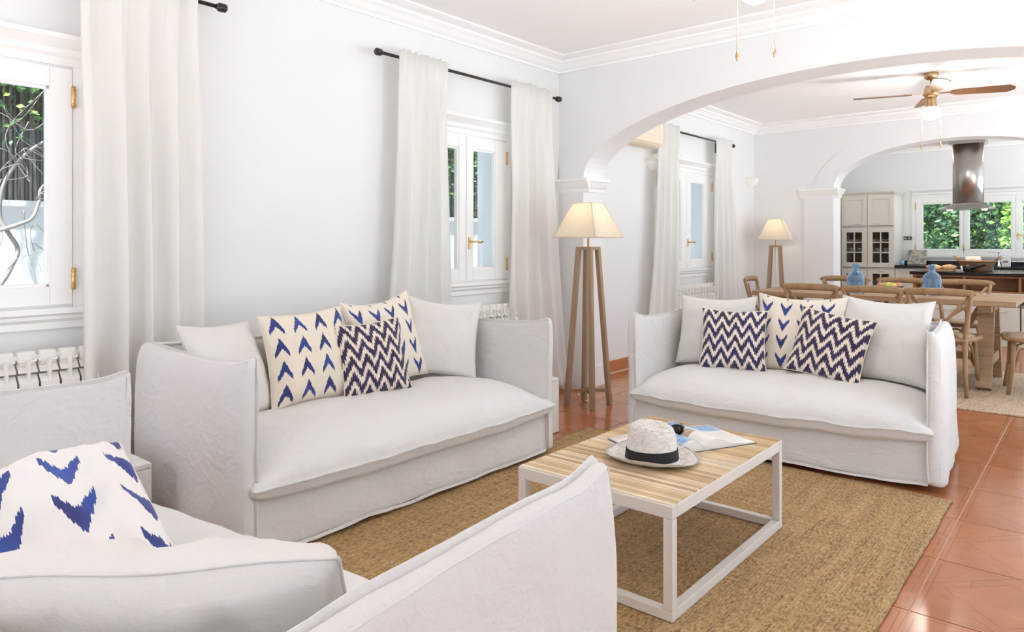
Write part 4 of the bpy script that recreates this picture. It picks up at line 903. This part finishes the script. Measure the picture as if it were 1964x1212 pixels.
# worktop run under the window
wt = MB(); wt.box(1.14, 4.3, 12.38, YC-.002, .86, .90, .004); tag(wt.build('worktop', GRAN), 'black granite worktop below the kitchen window', 'worktop')
us = MB(); us.box(1.14, 4.3, YC-.022, YC-.001, .9005, .965, .002); tag(us.build('upstand', GRAN), 'black granite upstand behind the kitchen sink', 'upstand')
for i in range(5):
    x = 1.14+i*.6; t = thing('base_cabinet', 'cream base cabinet beside the glazed dresser' if i == 0 else 'cream base cabinet under the black worktop behind the island', 'cabinet', (x, 12.42, 0), 0, 'kitchen base cabinets')
    m = MB(); m.box(0, .598, .02, .57, .10, .858); m.box(0, .598, .06, .57, 0, .10); m.build('carcass', CAB, t)
    m = MB(); shaker(m, .004, .594, .12, .845, 0); d = m.build('door', CAB, t); bow_handle(.3, .81, 0, .12).build('handle', CHROME, d)
sc_ = thing('side_cabinet', 'cream kitchen units along the window wall beside the dresser', 'cabinet', (.004, 10.2, 0))
m = MB(); m.box(0, .31, 0, 2.15, .1, .86); m.box(0, .27, 0, 2.15, 0, .1); m.build('base_unit', CAB, sc_); m = MB(); m.box(0, .33, 0, 2.15, .86, .90, .003); m.build('worktop', GRAN, sc_)
m = MB(); m.box(0, .30, 0, 2.15, 1.5, 2.15); m.box(0, .34, 0, 2.15, 2.15, 2.2); m.build('wall_unit', CAB, sc_)
for i in range(4):
    for z0, z1 in ((.12, .84), (1.52, 2.13)):
        m = MB(); shaker(m, i*.5375+.004, (i+1)*.5375-.004, z0, z1, 0); m.xf(Matrix.Translation((.33 if z0 < 1 else .32, 0, 0)) @ Matrix.Rotation(R(90), 4, 'Z')); m.build('door', CAB, sc_)
m = MB(); m.lathe([(.04, 0), (.055, .09), (.05, .09), (.001, .08)], 16); pt = thing('potted_herb', 'small potted herb on the side worktop', 'plant', (.27, 12.2, .9005)); m.build('pot', CHINA, pt)
lv = leaves('leaves', 160, lambda: (rnd.gauss(0, .045), rnd.gauss(0, .045), .1+abs(rnd.gauss(.10, .08))), .05, LEAFD, None, None, (.1, .4, .5)); lv.parent = pt
# sockets
t = thing('socket_strip', 'black row of wall sockets beside the dresser', 'socket', (1.235, YC, 1.33)); m = MB(); m.box(-.08, .08, -.012, 0, -.028, .028, .003); m.build('plate', BLACK, t)
for i in range(3): m = MB(); m.lathe([(.019, 0), (.019, .004), (.015, .004), (.015, .001)], 14); m.xf(Matrix.Translation((-.052+i*.052, -.012, 0)) @ Matrix.Rotation(R(90), 4, 'X')); m.build('socket', STEEL, t)
def print_mat(name, cols, sc2):
    m = mat(name, cols[0], .4); f = noise_tex(m, coord(m, scale=(1, 1, 1.3)), sc2, 3); setc(m, ramp(m, f, [(.3, cols[0]), (.45, cols[1]), (.58, cols[2]), (.7, cols[3])])); return m
t = thing('cookbook', 'cookbook with a grey food photograph standing by the dresser', 'book', (1.36, 12.88, .9065), -6); m = MB(); m.box(-.135, .135, 0, .004, 0, .235); m.xf(Matrix.Rotation(R(-12), 4, 'X')); m.build('front_cover', print_mat('food_print', ((.16, .15, .14), (.40, .37, .33), (.62, .55, .42), (.22, .30, .20)), 16), t)
m = MB(); m.box(-.132, .132, .005, .022, 0, .231); m.xf(Matrix.Rotation(R(-12), 4, 'X')); m.build('pages', PAPER, t); m = MB(); m.box(-.139, -.136, 0, .024, 0, .235); m.xf(Matrix.Rotation(R(-12), 4, 'X')); m.build('spine', mat('spine_green', (.08, .20, .08), .5), t)
m = MB(); m.lathe([(.025, 0), (.03, .005), (.036, .07), (.033, .07), (.027, .008), (.001, .006)], 18); mg_ = m.build('mug', mat('mug_blue', (.25, .40, .66), .3), loc=(1.215, 12.55, .901)); tag(mg_, 'pale blue mug on the worktop beside the dresser', 'mug')
# tap and soap dispensers
t = thing('kitchen_tap', 'white and chrome tap below the kitchen window', 'tap', (2.46, 12.85, .901)); m = MB(); m.lathe([(.03, 0), (.03, .01), (.016, .02), (.014, .21)], 16); m.build('column', CHROME, t)
m = MB(); m.box(-.15, .016, -.018, .018, .205, .232, .006); m.build('spout', WHITEP, t); m = MB(); m.tube([(0, -.012, .10), (.05, -.03, .12)], .006, 8); m.build('tap_lever', CHROME, t)
t = thing('soap_dispenser', 'square white soap dispenser beside the kitchen tap', 'dispenser', (2.56, 12.72, .901)); m = MB(); m.box(-.055, .055, -.03, .03, 0, .125, .008); m.build('body', WHITEP, t); m = MB(); m.lathe([(.01, .125), (.01, .145), (.005, .15), (.005, .175)], 10, (-.02, 0, 0)); m.tube([(-.02, 0, .172), (-.02, -.04, .168)], .005, 6); m.build('pump', CHROME, t); m = MB(); m.box(-.035, .03, -.0315, -.030, .055, .085); m.build('label', mat('dispenser_label', (.2, .2, .2), .5), t)
# island
il = thing('kitchen_island', 'kitchen island with black top and open walnut cubbies', 'island', (1.755, 10.3, 0)); IL, ID = 2.3, .85
m = MB(); m.box(-.01, IL, -.01, ID, .845, .885, .004); m.build('worktop', GRAN, il)
m = MB(); m.box(.03, IL-.03, .05, ID-.02, .0, .10); m.box(.02, IL-.02, .36, ID-.02, .10, .843); m.box(.02, .05, .03, .36, .10, .64); m.box(.05, IL-.02, .03, .36, .10, .12); m.box(.02, IL-.02, .03, .36, .605, .64); m.build('body', CAB, il)
m = MB(); m.box(.02, IL-.02, .03, .36, .64, .66); m.box(.02, IL-.02, .03, .36, .825, .843); m.box(.02, .045, .03, .36, .66, .825)
for k in range(1, 4): m.box(.02+k*.565-.012, .02+k*.565+.012, .03, .36, .66, .825)
m.box(.045, IL-.02, .35, .36, .66, .825); m.build('cubby', CUBW, il)
for k in range(4):
    a = .055+k*.555
    m = MB(); m.box(a, a+.54, .03, .05, .12, .47, .003); d = m.build('drawer', CAB, il); bow_handle(a+.27, .42, .03, .3).build('handle', CHROME, d)
    m = MB(); m.box(a+.02, a+.52, .045, .05, .50, .60); d = m.build('niche_panel', DARK, il); m = MB(); m.box(a, a+.54, .03, .045, .585, .605, .002); m.box(a, a+.54, .03, .045, .475, .50, .002); m.build('niche_trim', STEEL, d)  # flat dark panel drawn for the dark recess under the cubbies
IZ = .8855
def basket_mat():
    m = mat('basket_wicker', (.30, .16, .07), .7); t = nt(m); wv = t.nodes.new('ShaderNodeTexWave'); wv.bands_direction = 'Z'; wv.inputs['Scale'].default_value = 22; wv.inputs['Distortion'].default_value = 6; wv.inputs['Detail'].default_value = 2; t.links.new(coord(m), wv.inputs['Vector'])
    setc(m, ramp(m, wv.outputs['Fac'], [(.2, (.17, .085, .035)), (.8, (.40, .235, .11))])); setn(m, bump(m, wv.outputs['Fac'], .6, .006)); return m
WICK = basket_mat()
t = thing('wicker_basket', 'oval brown wicker basket with two handles on the island', 'basket', (2.44, 10.62, IZ), 0); m = MB(); m.lathe([(.001, .004), (.11, 0), (.13, .03), (.175, .12), (.185, .135), (.175, .135), (.12, .03), (.001, .012)], 30, sx=1.15, sy=.8); m.build('bowl', WICK, t)
m = MB(); m.tube([(.21*math.cos(a), .148*math.sin(a), .133) for a in lin(0, 2*math.pi, 30)[:-1]], .010, 8, closed=True); m.build('rim', WICK, t)
for s_ in (-1, 1): m = MB(); m.tube([(s_*.19, -.05, .13), (s_*.225, -.04, .18), (s_*.245, 0, .20), (s_*.225, .04, .18), (s_*.19, .05, .13)], .010, 8); m.build('handle', WICK, t)
t = thing('wine_bottle', 'dark wine bottle lying in front of the wicker basket', 'bottle', (2.30, 10.42, IZ+.037), 0); m = MB(); m.lathe([(.001, .01), (.035, 0), (.0365, .01), (.0365, .11), (.03, .15), (.015, .18), (.0135, .25), (.016, .252), (.016, .265), (.001, .266)], 20); m.xf(Matrix.Rotation(R(78), 4, 'Y')); m.v = [(x, y, z+.0) for x, y, z in m.v]
m.build('bottle_body', mat('wine_glass_dark', (.012, .008, .008), .08), t); m = MB(); m.lathe([(.0372, .03), (.0372, .10)], 20); m.xf(Matrix.Rotation(R(78), 4, 'Y')); m.build('paper_label', mat('bottle_label', (.02, .016, .02), .5), t); m = MB(); m.lathe([(.0369, -.001), (.0369, .018), (.001, .0185)], 20); m.xf(Matrix.Rotation(R(78), 4, 'Y')); m.build('capsule', CHINA, t)
m = MB(); m.box(-.17, .17, -.11, .11, 0, .016, .005); tag(m.build('bread_board', TABW, loc=(2.03, 10.60, IZ)), 'wooden bread board on the island', 'board')
CRUST = print_mat('bread_crust', ((.42, .24, .10), (.62, .42, .22), (.72, .55, .35), (.80, .70, .55)), 20)
for i, (x, L, lab) in enumerate(((1.97, .12, 'rounded loaf of bread on the board'), (2.135, .12, 'cut brown loaf on the board beside the basket'))):
    m = MB(); m.tube([(a*L, .01*math.sin(a*4), .035+.004*math.cos(a*7)) for a in lin(-1, 1, 12)], [.008+.036*max(0, 1-abs(a)**3) for a in lin(-1, 1, 12)], 12); m.xf(Matrix.Diagonal((.75, 1, .8, 1))); tag(m.build('bread_loaf', CRUST, loc=(x, 10.58+i*.07, IZ+.021)), lab, 'bread', 'bread on the island')
t = thing('paper_bag', 'printed paper bag standing behind the wicker basket', 'bag', (2.36, 10.93, IZ), 10); m = MB(); panel(m, -.085, .085, -.045, .045, 0, .19, .02, (.01, .012, 0), .006, 3, .04); m.build('bag', print_mat('bag_print', ((.30, .28, .26), (.62, .58, .52), (.70, .66, .58), (.45, .42, .38)), 14), t); m = MB(); m.box(-.07, .07, -.0605, -.056, .06, .085); m.build('blue_label', mat('bag_label', (.15, .30, .60), .5), t)
m = MB(); m.lathe([(.022, 0), (.028, .01), (.027, .10), (.012, .125), (.010, .145), (.001, .148)], 14); tag(m.build('pepper_mill', mat('mill_grey', (.28, .27, .26), .5), loc=(2.56, 10.9, IZ)), 'grey pepper mill behind the wicker basket', 'mill')
m = MB(); m.box(-.10, .10, -.07, .07, 0, .012, .002); tag(m.build('notepad', CHINA, loc=(2.24, 10.82, IZ)), 'white notepad on the island beside the bread', 'notepad')
# cooker hood
hd_ = thing('cooker_hood', 'stainless steel island hood with curved glass canopy', 'cooker hood', (2.33, 10.75, 1.66))
m = MB(); m.lathe([(.172, .10), (.172, .86)], 40, sy=.8); m.build('chimney', STEEL, hd_)
m = MB(); m.box(-.20, .20, -.15, .15, .862, .906, .004); m.build('ceiling_plate', STEEL, hd_)
m = MB(); vs = []; n = 20
for i in range(n+1):
    a = -1+2*i/n; x = a*.30; zt = .035+.065*(1-a*a)**.8
    vs += [(x, -.2, .02), (x, .2, .02), (x, -.2+.05*(1-abs(a)), zt), (x, .2-.05*(1-abs(a)), zt)]
fs = []
for i in range(n): p = i*4; q_ = p+4; fs += [(p, p+1, q_+1, q_), (p+2, q_+2, q_+3, p+3), (p, q_, q_+2, p+2), (p+1, p+3, q_+3, q_+1)]
fs += [(0, 2, 3, 1), (n*4, n*4+1, n*4+3, n*4+2)]; m.add(vs, fs, smooth=False); m.build('hood_body', STEEL, hd_)
m = MB(); vs = []
for i in range(n+1):
    a = -1+2*i/n; x = a*.43; z = .03+.035*(1-a*a)
    for z_ in (z, z+.008): vs += [(x, -.27, z_), (x, .27, z_)]
fs = []
for i in range(n): p = i*4; q_ = p+4; fs += [(p, p+1, q_+1, q_), (p+2, q_+2, q_+3, p+3), (p, q_, q_+2, p+2), (p+1, p+3, q_+3, q_+1)]
fs += [(0, 2, 3, 1), (n*4, n*4+1, n*4+3, n*4+2)]; m.add(vs, fs); m.build('glass_canopy', HGLASS, hd_)
for x in (-.19, .19): m = MB(); m.lathe([(.03, .006), (.034, .021)], 16, (x, -.1, 0)); m.build('spotlight', SPOT, hd_)
ld = bpy.data.lights.new('hood_light', 'SPOT'); ld.energy = 25; ld.color = (1, .8, .55); ld.spot_size = R(100); lo = bpy.data.objects.new('hood_light', ld); C.objects.link(lo); lo.parent = hd_; lo.location = (0, -.1, -.01)

# fill lights added out of view to brighten the kitchen wall
for i, (x, y) in enumerate(((1.5, 11.75), (3.0, 11.75))):
    t = thing('ceiling_fill_light', 'added downlight in the kitchen ceiling', 'fill_light', (x, y, ZC), 0, 'added kitchen fill lights')
    m = MB(); m.lathe([(.030, -.002), (.045, -.006), (.048, 0)], 20); m.build('trim_ring', CHROME, t)
    m = MB(); m.lathe([(.001, -.002), (.029, -.002), (.029, 0)], 16); m.build('lens', emis('fill_light_lens', (1, .96, .9), 4), t)
    ld = bpy.data.lights.new('fill_light', 'POINT'); ld.energy = 8; ld.color = (1, .96, .9); ld.shadow_soft_size = .03
    lo = bpy.data.objects.new('fill_light', ld); C.objects.link(lo); lo.parent = t; lo.location = (0, 0, -.06)
